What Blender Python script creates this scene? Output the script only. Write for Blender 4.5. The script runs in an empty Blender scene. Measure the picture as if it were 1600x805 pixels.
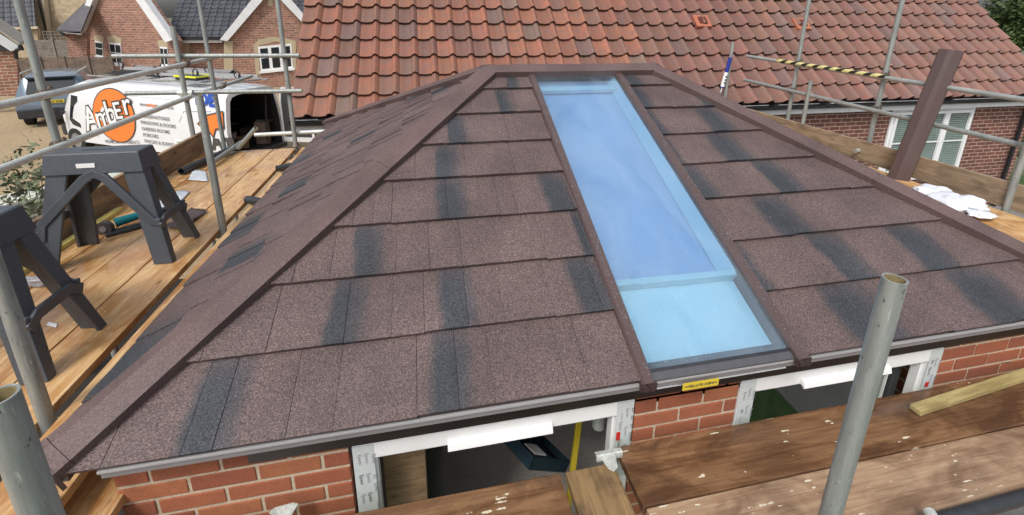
import bpy, bmesh, math, random
import numpy as np
from mathutils import Vector, Matrix, noise as mnoise
random.seed(7)
R_ = math.radians
sc = bpy.context.scene
COL = sc.collection

# ------------------------------------------------------------------ camera
CF, CCY = 690.466, 219.515
CP = (-0.7796, -1.29199, 3.71757)
CR = [[0.980438, -0.196565, 0.01014], [-0.043003, -0.264196, -0.96351], [0.192071, 0.944226, -0.267481]]
cam = bpy.data.cameras.new('camera'); camo = bpy.data.objects.new('camera', cam); COL.objects.link(camo)
m = Matrix(((CR[0][0], -CR[1][0], -CR[2][0], CP[0]), (CR[0][1], -CR[1][1], -CR[2][1], CP[1]),
            (CR[0][2], -CR[1][2], -CR[2][2], CP[2]), (0, 0, 0, 1)))
camo.matrix_world = m
cam.sensor_width = 36; cam.lens = CF / 1600 * 36; cam.shift_y = -(402.5 - CCY) / 1600
cam.clip_start = 0.05; cam.clip_end = 2000
sc.camera = camo

# ------------------------------------------------------------------ light: bright overcast
EL, AZ = 52, 215       # sun elevation, compass direction it comes from
w = bpy.data.worlds.new('World'); sc.world = w; w.use_nodes = True
nt = w.node_tree; nt.nodes.clear()
sky = nt.nodes.new('ShaderNodeTexSky'); sky.sky_type = 'NISHITA'; sky.sun_disc = False
sky.sun_elevation = R_(EL); sky.sun_rotation = R_(AZ); sky.air_density = 1.0; sky.dust_density = 4.0; sky.ozone_density = 1.0
hs = nt.nodes.new('ShaderNodeHueSaturation'); hs.inputs['Saturation'].default_value = 0.42
bg = nt.nodes.new('ShaderNodeBackground'); bg.inputs['Strength'].default_value = 0.14
wo = nt.nodes.new('ShaderNodeOutputWorld')
_tc = nt.nodes.new('ShaderNodeTexCoord'); _mp = nt.nodes.new('ShaderNodeMapping'); _mp.inputs['Scale'].default_value = (2.2, 2.2, 5.0)
_n = nt.nodes.new('ShaderNodeTexNoise'); _n.inputs['Scale'].default_value = 1.6; _n.inputs['Detail'].default_value = 6; _n.inputs['Distortion'].default_value = .6
_r = nt.nodes.new('ShaderNodeMapRange'); _r.inputs['From Min'].default_value = .3; _r.inputs['From Max'].default_value = .7; _r.inputs['To Min'].default_value = .70; _r.inputs['To Max'].default_value = 1.35
nt.links.new(_tc.outputs['Generated'], _mp.inputs['Vector']); nt.links.new(_mp.outputs[0], _n.inputs['Vector']); nt.links.new(_n.outputs['Fac'], _r.inputs['Value']); nt.links.new(_r.outputs[0], hs.inputs['Value'])
nt.links.new(sky.outputs[0], hs.inputs['Color']); nt.links.new(hs.outputs[0], bg.inputs['Color']); nt.links.new(bg.outputs[0], wo.inputs[0])
sl = bpy.data.lights.new('sun', 'SUN'); sl.energy = 1.5; sl.angle = R_(11); sl.color = (1, .965, .92)
slo = bpy.data.objects.new('sun', sl); COL.objects.link(slo)
sd = Vector((math.sin(R_(AZ)) * math.cos(R_(EL)), math.cos(R_(AZ)) * math.cos(R_(EL)), math.sin(R_(EL))))
slo.rotation_euler = sd.to_track_quat('Z', 'Y').to_euler()
sc.view_settings.view_transform = 'Standard'; sc.view_settings.look = 'None'
sc.view_settings.exposure = 0.35; sc.view_settings.gamma = 1

# ------------------------------------------------------------------ placing helpers
def ray(x, y):
    a, b = (x - 800) / CF, (y - CCY) / CF
    return Vector([CR[0][i] * a + CR[1][i] * b + CR[2][i] for i in range(3)])
def at(x, y, ax, v):                       # point on a plane x=, y= or z=v
    d = ray(x, y); t = (v - CP[ax]) / d[ax]; return Vector(CP) + d * t
def onp(x, y, p0, n):
    d = ray(x, y); n = Vector(n); return Vector(CP) + d * (((Vector(p0) - Vector(CP)).dot(n)) / d.dot(n))

# ------------------------------------------------------------------ materials
MATS = {}
def mat(name, col, rough=.6, metal=0, spec=.5, n1=None, n2=None, bump=None, vcol=None, coat=0):
    """n1=(scale, amount, colour2)  large blotches; n2=(scale, amount) fine grain; bump=(scale,strength,dist)"""
    if name in MATS: return MATS[name]
    M = bpy.data.materials.new(name); M.use_nodes = True; t = M.node_tree; p = t.nodes['Principled BSDF']
    L = t.links.new
    p.inputs['Roughness'].default_value = rough; p.inputs['Metallic'].default_value = metal
    p.inputs['Specular IOR Level'].default_value = spec
    if coat: p.inputs['Coat Weight'].default_value = coat; p.inputs['Coat Roughness'].default_value = .15
    tc = t.nodes.new('ShaderNodeTexCoord')
    src = None
    rgb = t.nodes.new('ShaderNodeRGB'); rgb.outputs[0].default_value = (*col, 1); src = rgb.outputs[0]
    if vcol:
        a = t.nodes.new('ShaderNodeAttribute'); a.attribute_name = vcol; src = a.outputs['Color']
    def noise(sc_, det=4):
        n = t.nodes.new('ShaderNodeTexNoise'); n.inputs['Scale'].default_value = sc_; n.inputs['Detail'].default_value = det
        L(tc.outputs['Object'], n.inputs['Vector']); return n.outputs['Fac']
    def ramp(f, a, b):
        r = t.nodes.new('ShaderNodeMapRange'); r.inputs['From Min'].default_value = a; r.inputs['From Max'].default_value = b
        L(f, r.inputs['Value']); return r.outputs[0]
    if n1:
        mx = t.nodes.new('ShaderNodeMix'); mx.data_type = 'RGBA'
        mu = t.nodes.new('ShaderNodeMath'); mu.operation = 'MULTIPLY'; mu.inputs[1].default_value = n1[1]
        L(ramp(noise(n1[0], 5), .38, .66), mu.inputs[0]); L(mu.outputs[0], mx.inputs['Factor'])
        L(src, mx.inputs['A']); mx.inputs['B'].default_value = (*n1[2], 1); src = mx.outputs['Result']
    if n2:
        h = t.nodes.new('ShaderNodeHueSaturation'); mr = t.nodes.new('ShaderNodeMapRange')
        mr.inputs['From Min'].default_value = .3; mr.inputs['From Max'].default_value = .7
        mr.inputs['To Min'].default_value = 1 - n2[1]; mr.inputs['To Max'].default_value = 1 + n2[1]
        L(noise(n2[0], 2), mr.inputs['Value']); L(mr.outputs[0], h.inputs['Value']); L(src, h.inputs['Color']); src = h.outputs[0]
    L(src, p.inputs['Base Color'])
    if bump:
        b = t.nodes.new('ShaderNodeBump'); b.inputs['Strength'].default_value = bump[1]; b.inputs['Distance'].default_value = bump[2]
        L(noise(bump[0], 3), b.inputs['Height']); L(b.outputs[0], p.inputs['Normal'])
    M['src'] = 0; MATS[name] = M; return M

def wood(name, c1, c2, dark, rough=.55, wet=.0, splat=0, scale=1.0):
    if name in MATS: return MATS[name]
    M = bpy.data.materials.new(name); M.use_nodes = True; t = M.node_tree; p = t.nodes['Principled BSDF']; L = t.links.new; N = t.nodes.new
    tc = N('ShaderNodeTexCoord'); oi = N('ShaderNodeObjectInfo')
    ad = N('ShaderNodeVectorMath'); ad.operation = 'ADD'; cb = N('ShaderNodeCombineXYZ')
    mm = N('ShaderNodeMath'); mm.operation = 'MULTIPLY'; mm.inputs[1].default_value = 37.0; L(oi.outputs['Random'], mm.inputs[0])
    for i in range(3): L(mm.outputs[0], cb.inputs[i])
    L(tc.outputs['Object'], ad.inputs[0]); L(cb.outputs[0], ad.inputs[1])
    mp = N('ShaderNodeMapping'); mp.inputs['Scale'].default_value = (1.3 * scale, 22 * scale, 22 * scale); L(ad.outputs[0], mp.inputs['Vector'])
    g = N('ShaderNodeTexNoise'); g.inputs['Scale'].default_value = 1.6; g.inputs['Detail'].default_value = 6; g.inputs['Distortion'].default_value = 1.2; L(mp.outputs[0], g.inputs['Vector'])
    mp3 = N('ShaderNodeMapping'); mp3.inputs['Scale'].default_value = (6, 150, 150); L(ad.outputs[0], mp3.inputs['Vector'])
    fg = N('ShaderNodeTexNoise'); fg.inputs['Scale'].default_value = 1.0; fg.inputs['Detail'].default_value = 3; L(mp3.outputs[0], fg.inputs['Vector'])
    mp2 = N('ShaderNodeMapping'); mp2.inputs['Scale'].default_value = (2.2, 5, 5); L(ad.outputs[0], mp2.inputs['Vector'])
    bl = N('ShaderNodeTexNoise'); bl.inputs['Scale'].default_value = 1.1; bl.inputs['Detail'].default_value = 8; bl.inputs['Roughness'].default_value = .65; bl.inputs['Distortion'].default_value = .8; L(mp2.outputs[0], bl.inputs['Vector'])
    def mr(s, a, b, c=0, d=1):
        r = N('ShaderNodeMapRange'); r.inputs['From Min'].default_value = a; r.inputs['From Max'].default_value = b
        r.inputs['To Min'].default_value = c; r.inputs['To Max'].default_value = d; L(s, r.inputs['Value']); return r.outputs[0]
    def mix(f, a, b):
        x = N('ShaderNodeMix'); x.data_type = 'RGBA'; L(f, x.inputs['Factor'])
        for s, k in ((a, 'A'), (b, 'B')):
            if isinstance(s, tuple): x.inputs[k].default_value = (*s, 1)
            else: L(s, x.inputs[k])
        return x.outputs['Result']
    c = mix(mr(g.outputs['Fac'], .35, .68), c1, c2)
    c = mix(mr(bl.outputs['Fac'], .46, .62, 0, .8), c, dark)
    c = mix(mr(fg.outputs['Fac'], .5, .75, 0, .35), c, tuple(v * .35 for v in dark))
    # knots
    vo = N('ShaderNodeTexVoronoi'); vo.inputs['Scale'].default_value = 1.0
    mpk = N('ShaderNodeMapping'); mpk.inputs['Scale'].default_value = (2.6, 6.5, 6.5); L(ad.outputs[0], mpk.inputs['Vector']); L(mpk.outputs[0], vo.inputs['Vector'])
    c = mix(mr(vo.outputs['Distance'], .10, .06, 0, .75), c, tuple(v * .3 for v in dark))
    if splat:
        v2 = N('ShaderNodeTexVoronoi'); v2.inputs['Scale'].default_value = 1.0; v2.feature = 'F1'
        mps = N('ShaderNodeMapping'); mps.inputs['Rotation'].default_value = (0, 0, .9); mps.inputs['Scale'].default_value = (11, 60, 20); L(ad.outputs[0], mps.inputs['Vector']); L(mps.outputs[0], v2.inputs['Vector'])
        n3 = N('ShaderNodeTexNoise'); n3.inputs['Scale'].default_value = 5; L(ad.outputs[0], n3.inputs['Vector'])
        n4 = N('ShaderNodeTexNoise'); n4.inputs['Scale'].default_value = 60; L(ad.outputs[0], n4.inputs['Vector'])
        s1 = N('ShaderNodeMath'); s1.operation = 'ADD'; L(v2.outputs['Distance'], s1.inputs[0]); L(mr(n3.outputs['Fac'], .35, .62, .38 / splat, -.02), s1.inputs[1])
        s2 = N('ShaderNodeMath'); s2.operation = 'ADD'; L(s1.outputs[0], s2.inputs[0]); L(mr(n4.outputs['Fac'], .3, .7, -.12, .12), s2.inputs[1])
        c = mix(mr(s2.outputs[0], .22, .17), c, (.62, .56, .43))
    L(c, p.inputs['Base Color'])
    if wet:
        L(mr(bl.outputs['Fac'], .42, .56, rough, max(.12, rough - wet)), p.inputs['Roughness'])
    else: p.inputs['Roughness'].default_value = rough
    b = N('ShaderNodeBump'); b.inputs['Strength'].default_value = .35; b.inputs['Distance'].default_value = .003; L(g.outputs['Fac'], b.inputs['Height'])
    L(b.outputs[0], p.inputs['Normal'])
    MATS[name] = M; return M

def bricktex(name, c1, c2, mortar, bw=.225, bh=.075, mort=.006, rough=.85, blotch=None):
    if name in MATS: return MATS[name]
    M = bpy.data.materials.new(name); M.use_nodes = True; t = M.node_tree; p = t.nodes['Principled BSDF']; L = t.links.new; N = t.nodes.new
    tc = N('ShaderNodeTexCoord'); sx = N('ShaderNodeSeparateXYZ'); cx = N('ShaderNodeCombineXYZ'); L(tc.outputs['Object'], sx.inputs[0])
    s = N('ShaderNodeMath'); s.operation = 'ADD'; L(sx.outputs['X'], s.inputs[0]); L(sx.outputs['Y'], s.inputs[1])
    L(s.outputs[0], cx.inputs['X']); L(sx.outputs['Z'], cx.inputs['Y'])
    b = N('ShaderNodeTexBrick'); L(cx.outputs[0], b.inputs['Vector'])
    b.inputs['Scale'].default_value = 1; b.inputs['Brick Width'].default_value = bw; b.inputs['Row Height'].default_value = bh
    b.inputs['Mortar Size'].default_value = mort; b.inputs['Mortar Smooth'].default_value = .2; b.inputs['Bias'].default_value = 0
    b.inputs['Color1'].default_value = (*c1, 1); b.inputs['Color2'].default_value = (*c2, 1); b.inputs['Mortar'].default_value = (*mortar, 1)
    n = N('ShaderNodeTexNoise'); n.inputs['Scale'].default_value = 4; n.inputs['Detail'].default_value = 8; n.inputs['Roughness'].default_value = .7; L(cx.outputs[0], n.inputs['Vector'])
    h = N('ShaderNodeHueSaturation'); r = N('ShaderNodeMapRange'); r.inputs['From Min'].default_value = .3; r.inputs['From Max'].default_value = .7
    r.inputs['To Min'].default_value = .7; r.inputs['To Max'].default_value = 1.3; L(n.outputs['Fac'], r.inputs['Value']); L(r.outputs[0], h.inputs['Value']); L(b.outputs['Color'], h.inputs['Color'])
    L(h.outputs[0], p.inputs['Base Color']); p.inputs['Roughness'].default_value = rough
    bu = N('ShaderNodeBump'); bu.inputs['Strength'].default_value = .6; bu.inputs['Distance'].default_value = .006; bu.invert = True
    L(b.outputs['Fac'], bu.inputs['Height']); L(bu.outputs[0], p.inputs['Normal'])
    MATS[name] = M; return M

def granule(name, base, dark, vattr=None, amp=1.0):
    M = bpy.data.materials.new(name); M.use_nodes = True; t = M.node_tree; p = t.nodes['Principled BSDF']; L = t.links.new; N = t.nodes.new
    tc = N('ShaderNodeTexCoord')
    def ns(s, d=2):
        n = N('ShaderNodeTexNoise'); n.inputs['Scale'].default_value = s; n.inputs['Detail'].default_value = d; L(tc.outputs['Object'], n.inputs['Vector']); return n.outputs['Fac']
    def mr(s, a, b, c=0, d=1):
        r = N('ShaderNodeMapRange'); r.inputs['From Min'].default_value = a; r.inputs['From Max'].default_value = b
        r.inputs['To Min'].default_value = c; r.inputs['To Max'].default_value = d; L(s, r.inputs['Value']); return r.outputs[0]
    rgb = N('ShaderNodeRGB'); rgb.outputs[0].default_value = (*base, 1); c = rgb.outputs[0]
    if vattr:
        a = N('ShaderNodeAttribute'); a.attribute_name = vattr
        e = N('ShaderNodeMath'); e.operation = 'ADD'; L(a.outputs['Fac'], e.inputs[0]); L(mr(ns(260, 2), .3, .7, -.16, .16), e.inputs[1])
        x = N('ShaderNodeMix'); x.data_type = 'RGBA'; L(mr(e.outputs[0], .2, .86), x.inputs['Factor']); L(c, x.inputs['A']); x.inputs['B'].default_value = (*dark, 1); c = x.outputs['Result']
    vo = N('ShaderNodeTexVoronoi'); vo.inputs['Scale'].default_value = 330; L(tc.outputs['Object'], vo.inputs['Vector'])
    sp = N('ShaderNodeSeparateColor'); L(vo.outputs['Color'], sp.inputs[0])
    h0 = N('ShaderNodeHueSaturation'); L(mr(ns(170, 1), .32, .68, 1 - .38 * amp, 1 + .42 * amp), h0.inputs['Value']); L(c, h0.inputs['Color'])
    h = N('ShaderNodeHueSaturation'); L(mr(sp.outputs[0], 0, 1, 1 - .5 * amp, 1 + .5 * amp), h.inputs['Value']); L(h0.outputs[0], h.inputs['Color'])
    h2 = N('ShaderNodeHueSaturation'); L(mr(ns(3.2, 5), .3, .7, .78, 1.18), h2.inputs['Value']); L(h.outputs[0], h2.inputs['Color'])
    L(h2.outputs[0], p.inputs['Base Color']); L(mr(ns(2.1, 3), .35, .65, .5, .78), p.inputs['Roughness'])
    b = N('ShaderNodeBump'); b.inputs['Strength'].default_value = .5; b.inputs['Distance'].default_value = .0015; L(vo.outputs['Distance'], b.inputs['Height']); L(b.outputs[0], p.inputs['Normal'])
    p.inputs['Specular IOR Level'].default_value = .45
    return M

M_tile = granule('stone_granule_tile', (.110, .077, .073), (.036, .041, .049), 'patch')
M_cap = granule('stone_granule_cap', (.112, .074, .070), (0, 0, 0), amp=.5)
M_capplain = mat('brown_coated_metal', (.085, .055, .052), .42, 0, .5, n1=(6, .3, (.11, .078, .074)), n2=(300, .12))
M_lip = mat('brown_dark_lip', (.045, .028, .027), .5, n2=(120, .2))
M_house_tile = mat('concrete_pantile', (.4, .2, .13), .62, n1=(9, .5, (.14, .10, .09)), n2=(240, .22), bump=(200, .25, .002), vcol='tcol')
M_dark_tile = mat('grey_pantile', (.07, .075, .085), .5, n2=(60, .2), vcol='tcol')
M_slate = mat('grey_slate', (.085, .08, .088), .55, n1=(3, .4, (.13, .12, .12)), n2=(40, .2))
M_galv = mat('galvanised_steel', (.40, .42, .40), .5, .35, .5, n1=(7, .55, (.22, .24, .235)), n2=(150, .16), bump=(90, .06, .001))
def polemat(name, c1, c2, c3, rough=.5):
    M = bpy.data.materials.new(name); M.use_nodes = True; t = M.node_tree; p = t.nodes['Principled BSDF']; L = t.links.new; N = t.nodes.new
    tc = N('ShaderNodeTexCoord'); oi = N('ShaderNodeObjectInfo'); ad = N('ShaderNodeVectorMath'); ad.operation = 'ADD'; cb = N('ShaderNodeCombineXYZ'); L(oi.outputs['Random'], cb.inputs['Z'])
    L(tc.outputs['Object'], ad.inputs[0]); L(cb.outputs[0], ad.inputs[1])
    def ns(sc3, d, lo, hi):
        m = N('ShaderNodeMapping'); m.inputs['Scale'].default_value = sc3; L(ad.outputs[0], m.inputs['Vector']); n = N('ShaderNodeTexNoise'); n.inputs['Scale'].default_value = 1; n.inputs['Detail'].default_value = d; n.inputs['Roughness'].default_value = .7
        L(m.outputs[0], n.inputs['Vector']); r = N('ShaderNodeMapRange'); r.inputs['From Min'].default_value = lo; r.inputs['From Max'].default_value = hi; L(n.outputs['Fac'], r.inputs['Value']); return r.outputs[0]
    def mix(f, a, b):
        x = N('ShaderNodeMix'); x.data_type = 'RGBA'; L(f, x.inputs['Factor'])
        for s_, k in ((a, 'A'), (b, 'B')):
            if isinstance(s_, tuple): x.inputs[k].default_value = (*s_, 1)
            else: L(s_, x.inputs[k])
        return x.outputs['Result']
    c = mix(ns((38, 38, 5), 6, .35, .65), c1, c2); c = mix(ns((120, 120, 14), 4, .62, .70), c, c3); c = mix(ns((70, 70, 40), 3, .66, .72), c, tuple(v * .35 for v in c1))
    L(c, p.inputs['Base Color']); p.inputs['Metallic'].default_value = .35; L(ns((60, 60, 20), 3, .2, .8), p.inputs['Roughness'])
    r = N('ShaderNodeMapRange'); r.inputs['To Min'].default_value = rough - .12; r.inputs['To Max'].default_value = rough + .15; L(ns((50, 50, 12), 4, .3, .7), r.inputs['Value']); L(r.outputs[0], p.inputs['Roughness'])
    return M
M_pole = polemat('weathered_scaffold_tube', (.23, .25, .24), (.35, .37, .35), (.56, .58, .55))
M_galvl = mat('pale_galvanised_steel', (.58, .61, .57), .42, .3, .5, n1=(16, .55, (.44, .46, .43)), n2=(90, .15))
M_coup = mat('coupler_steel', (.16, .14, .12), .55, .6, .5, n1=(60, .6, (.16, .07, .035)), n2=(90, .3))
M_brass = mat('tube_inside', (.42, .34, .17), .5, .4, .5, n1=(70, .6, (.22, .17, .10)))
M_black = mat('black_plastic', (.022, .024, .028), .38, 0, .5, n1=(9, .6, (.045, .05, .058)), n2=(160, .15))
M_trestle = mat('charcoal_plastic', (.058, .067, .080), .42, 0, .5, n1=(7, .85, (.065, .075, .09)), n2=(160, .25), bump=(220, .15, .001))
M_gut = mat('black_gutter', (.012, .012, .014), .28, 0, .6)
M_white = mat('white_pvc', (.78, .79, .79), .3, 0, .5, n2=(5, .05))
M_whiteb = mat('white_bargeboard', (.72, .73, .74), .4, n2=(3, .06))
M_cream = mat('cream_render', (.56, .49, .38), .85, n1=(1.5, .4, (.46, .40, .30)), n2=(30, .1))
M_grey = mat('dark_grey_trim', (.075, .075, .085), .4, n2=(30, .1))
M_alu = mat('mill_aluminium', (.42, .42, .43), .42, .25, .5, n1=(9, .4, (.42, .41, .42)))
M_greyfascia = mat('grey_fascia', (.21, .20, .205), .5, n1=(8, .4, (.15, .14, .14)))
M_mortar = mat('mortar', (.50, .42, .31), .9, n1=(40, .5, (.38, .30, .22)), n2=(200, .2), bump=(180, .5, .002))
M_brickg = mat('red_brick', (.3, .1, .06), .8, n1=(18, .35, (.22, .075, .045)), n2=(150, .18), bump=(140, .35, .002), vcol='tcol')
M_brick_near = bricktex('brown_red_brickwork', (.17, .062, .045), (.115, .045, .036), (.42, .32, .24), mort=.007)
M_brick_far = bricktex('multi_red_brickwork', (.36, .17, .12), (.22, .105, .08), (.38, .29, .22), bw=.32, bh=.12, mort=.014)
M_brick_gar = bricktex('orange_red_brickwork', (.40, .17, .10), (.28, .12, .08), (.50, .42, .33), bw=.32, bh=.12, mort=.014)
M_buff = bricktex('buff_brickwork', (.44, .35, .23), (.36, .29, .19), (.46, .39, .28), bw=.32, bh=.12, mort=.01)
M_stone = mat('buff_stone', (.46, .38, .25), .85, n1=(3, .4, (.38, .31, .2)), n2=(40, .12))
M_dglass = mat('dark_window_glass', (.018, .022, .026), .08, 0, .6)
M_wood_l = wood('pale_wet_scaffold_board', (.52, .29, .11), (.68, .47, .25), (.34, .14, .04), .42, .3)
M_wood_f = wood('brown_wet_scaffold_board', (.155, .075, .035), (.26, .145, .072), (.07, .035, .02), .42, .28, splat=.14)
M_wood_s = wood('mortar_splashed_board', (.30, .185, .11), (.43, .30, .19), (.15, .085, .05), .55, .2, splat=1.15)
M_wood_o = wood('old_cross_board', (.20, .125, .055), (.29, .185, .085), (.055, .035, .02), .6)
M_wood_t = wood('toe_board_timber', (.23, .145, .08), (.33, .215, .12), (.11, .075, .045), .75)
M_wood_tr = wood('weathered_toe_board', (.26, .19, .12), (.36, .27, .18), (.13, .095, .06), .8)
M_batten = wood('treated_batten', (.36, .29, .12), (.45, .37, .17), (.24, .18, .07), .6)
M_fence = wood('brown_fence_timber', (.17, .125, .095), (.22, .17, .13), (.10, .075, .058), .85)
M_fence2 = wood('grey_fence_timber', (.20, .175, .15), (.25, .22, .19), (.13, .11, .09), .85)
M_yellow = mat('yellow_plastic', (.66, .50, .04), .4)
M_foam = mat('yellow_insulation', (.62, .52, .16), .8, n1=(25, .5, (.45, .36, .10)))
M_van = mat('van_white_paint', (.70, .72, .74), .25, 0, .5, n1=(2, .3, (.60, .62, .63)), coat=.4)
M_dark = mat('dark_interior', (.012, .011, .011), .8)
M_dkgrey = mat('dark_grey_metal', (.06, .062, .066), .5, .2)
M_orange = mat('orange_vinyl', (.78, .20, .035), .35)
M_blue = mat('blue_vinyl', (.02, .09, .48), .35)
M_ink = mat('dark_grey_vinyl', (.06, .055, .055), .4)
M_inkl = mat('light_grey_vinyl', (.24, .24, .26), .4)
M_red = mat('red_ink', (.55, .02, .02), .5)
M_suv = mat('steel_blue_car_paint', (.16, .21, .27), .25, .3, .5, coat=.6)
M_tyre = mat('tyre_rubber', (.015, .015, .015), .8)
M_paper = mat('paper', (.68, .72, .76), .7, n1=(30, .5, (.35, .42, .48)))
M_bag = mat('white_sheet_plastic', (.72, .74, .80), .5, n1=(14, .5, (.60, .62, .70)))
M_teal = mat('teal_plastic', (.0, .17, .20), .4)
M_bluep = mat('blue_tube_print', (.02, .03, .25), .35)
M_concrete = mat('concrete_floor', (.55, .52, .47), .8, n1=(2.5, .6, (.36, .34, .32)), n2=(60, .15))
M_blind = mat('pale_blind', (.82, .84, .85), .5)
M_planter = mat('pale_sage_composite', (.40, .42, .38), .6, n1=(5, .4, (.33, .35, .31)))
M_tape = mat('film_tape', (.56, .60, .60), .3, n1=(50, .4, (.45, .49, .5)))

def gravelmat():
    M = bpy.data.materials.new('tan_gravel'); M.use_nodes = True; t = M.node_tree; p = t.nodes['Principled BSDF']; L = t.links.new; N = t.nodes.new
    tc = N('ShaderNodeTexCoord')
    a = N('ShaderNodeTexNoise'); a.inputs['Scale'].default_value = 9; a.inputs['Detail'].default_value = 9; a.inputs['Roughness'].default_value = .8; L(tc.outputs['Object'], a.inputs['Vector'])
    b = N('ShaderNodeTexNoise'); b.inputs['Scale'].default_value = .35; b.inputs['Detail'].default_value = 4; L(tc.outputs['Object'], b.inputs['Vector'])
    r = N('ShaderNodeValToRGB'); r.color_ramp.elements[0].position = .3; r.color_ramp.elements[0].color = (.20, .145, .08, 1); r.color_ramp.elements[1].position = .7; r.color_ramp.elements[1].color = (.46, .35, .21, 1)
    L(a.outputs['Fac'], r.inputs[0])
    h = N('ShaderNodeHueSaturation'); m_ = N('ShaderNodeMapRange'); m_.inputs['To Min'].default_value = .6; m_.inputs['To Max'].default_value = 1.35; L(b.outputs['Fac'], m_.inputs['Value']); L(m_.outputs[0], h.inputs['Value']); L(r.outputs[0], h.inputs['Color'])
    L(h.outputs[0], p.inputs['Base Color']); p.inputs['Roughness'].default_value = .9
    return M
M_gravel = gravelmat()
M_grass = mat('lawn_grass', (.045, .09, .02), .9, n1=(8, .7, (.025, .05, .012)), n2=(60, .4))

def leafmat(name, a, b):
    M = mat(name, a, .6, n1=(1.2, .9, b), n2=(25, .35)); return M
M_leaf = leafmat('tree_leaves', (.060, .095, .022), (.022, .046, .012))
M_leaf2 = leafmat('pale_leaves', (.17, .20, .12), (.08, .11, .05))
M_bark = mat('bark', (.10, .075, .05), .9)

# glazing: blue solar-control glass
def solar_glass():
    M = bpy.data.materials.new('blue_solar_glass'); M.use_nodes = True; t = M.node_tree; N = t.nodes.new; L = t.links.new
    t.nodes.clear(); o = N('ShaderNodeOutputMaterial')
    g = N('ShaderNodeBsdfGlossy'); g.inputs['Color'].default_value = (.80, .92, 1.0, 1); g.inputs['Roughness'].default_value = .06
    tr = N('ShaderNodeBsdfTransparent'); tr.inputs['Color'].default_value = (.58, .85, 1.0, 1)
    mx = N('ShaderNodeMixShader'); fr0 = N('ShaderNodeLayerWeight'); fr0.inputs['Blend'].default_value = .5; fr = N('ShaderNodeMath'); fr.operation = 'POWER'; fr.inputs[1].default_value = 2.2; L(fr0.outputs['Facing'], fr.inputs[0])
    tc = N('ShaderNodeTexCoord'); n = N('ShaderNodeTexNoise'); n.inputs['Scale'].default_value = 90; n.inputs['Detail'].default_value = 3
    n2 = N('ShaderNodeTexNoise'); n2.inputs['Scale'].default_value = 5; n2.inputs['Detail'].default_value = 3; L(tc.outputs['Object'], n.inputs['Vector']); L(tc.outputs['Object'], n2.inputs['Vector'])
    v = N('ShaderNodeTexVoronoi'); v.inputs['Scale'].default_value = 55; L(tc.outputs['Object'], v.inputs['Vector'])
    b = N('ShaderNodeBump'); b.inputs['Strength'].default_value = .25; b.inputs['Distance'].default_value = .004
    mr = N('ShaderNodeMapRange'); mr.inputs['From Min'].default_value = .0; mr.inputs['From Max'].default_value = .22; mr.inputs['To Min'].default_value = 1; mr.inputs['To Max'].default_value = 0; L(v.outputs['Distance'], mr.inputs['Value'])
    ad = N('ShaderNodeMath'); ad.operation = 'ADD'; L(mr.outputs[0], ad.inputs[0]); L(n2.outputs['Fac'], ad.inputs[1])
    L(ad.outputs[0], b.inputs['Height']); L(b.outputs[0], g.inputs['Normal'])
    m2 = N('ShaderNodeMapRange'); m2.inputs['To Min'].default_value = .36; m2.inputs['To Max'].default_value = .95; L(fr.outputs[0], m2.inputs['Value'])
    L(m2.outputs[0], mx.inputs[0]); L(tr.outputs[0], mx.inputs[1]); L(g.outputs[0], mx.inputs[2])
    df = N('ShaderNodeBsdfDiffuse'); df.inputs['Color'].default_value = (.62, .78, .88, 1); m3 = N('ShaderNodeMixShader'); mp = N('ShaderNodeMapping'); mp.inputs['Scale'].default_value = (2.4, 1.0, 1.0); n5 = N('ShaderNodeTexNoise'); n5.inputs['Scale'].default_value = 2; n5.inputs['Detail'].default_value = 7; n5.inputs['Distortion'].default_value = 1.0  # pale diffuse veil paints faint reflection streaks into the pane
    L(tc.outputs['Object'], mp.inputs['Vector']); L(mp.outputs[0], n5.inputs['Vector']); r5 = N('ShaderNodeMapRange'); r5.inputs['From Min'].default_value = .3; r5.inputs['From Max'].default_value = .8; r5.inputs['To Max'].default_value = .13; L(n5.outputs['Fac'], r5.inputs['Value'])
    L(r5.outputs[0], m3.inputs[0]); L(mx.outputs[0], m3.inputs[1]); L(df.outputs[0], m3.inputs[2]); L(m3.outputs[0], o.inputs[0])
    return M
M_solar = solar_glass()
def clear_glass():
    M = bpy.data.materials.new('clear_pane'); M.use_nodes = True; t = M.node_tree; N = t.nodes.new; L = t.links.new
    t.nodes.clear(); o = N('ShaderNodeOutputMaterial'); g = N('ShaderNodeBsdfGlossy'); g.inputs['Roughness'].default_value = .02
    tr = N('ShaderNodeBsdfTransparent'); tr.inputs['Color'].default_value = (.75, .8, .78, 1); mx = N('ShaderNodeMixShader'); fr = N('ShaderNodeLayerWeight'); fr.inputs['Blend'].default_value = .12
    L(fr.outputs['Facing'], mx.inputs[0]); L(tr.outputs[0], mx.inputs[1]); L(g.outputs[0], mx.inputs[2]); L(mx.outputs[0], o.inputs[0]); return M
M_clear = clear_glass()

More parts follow.
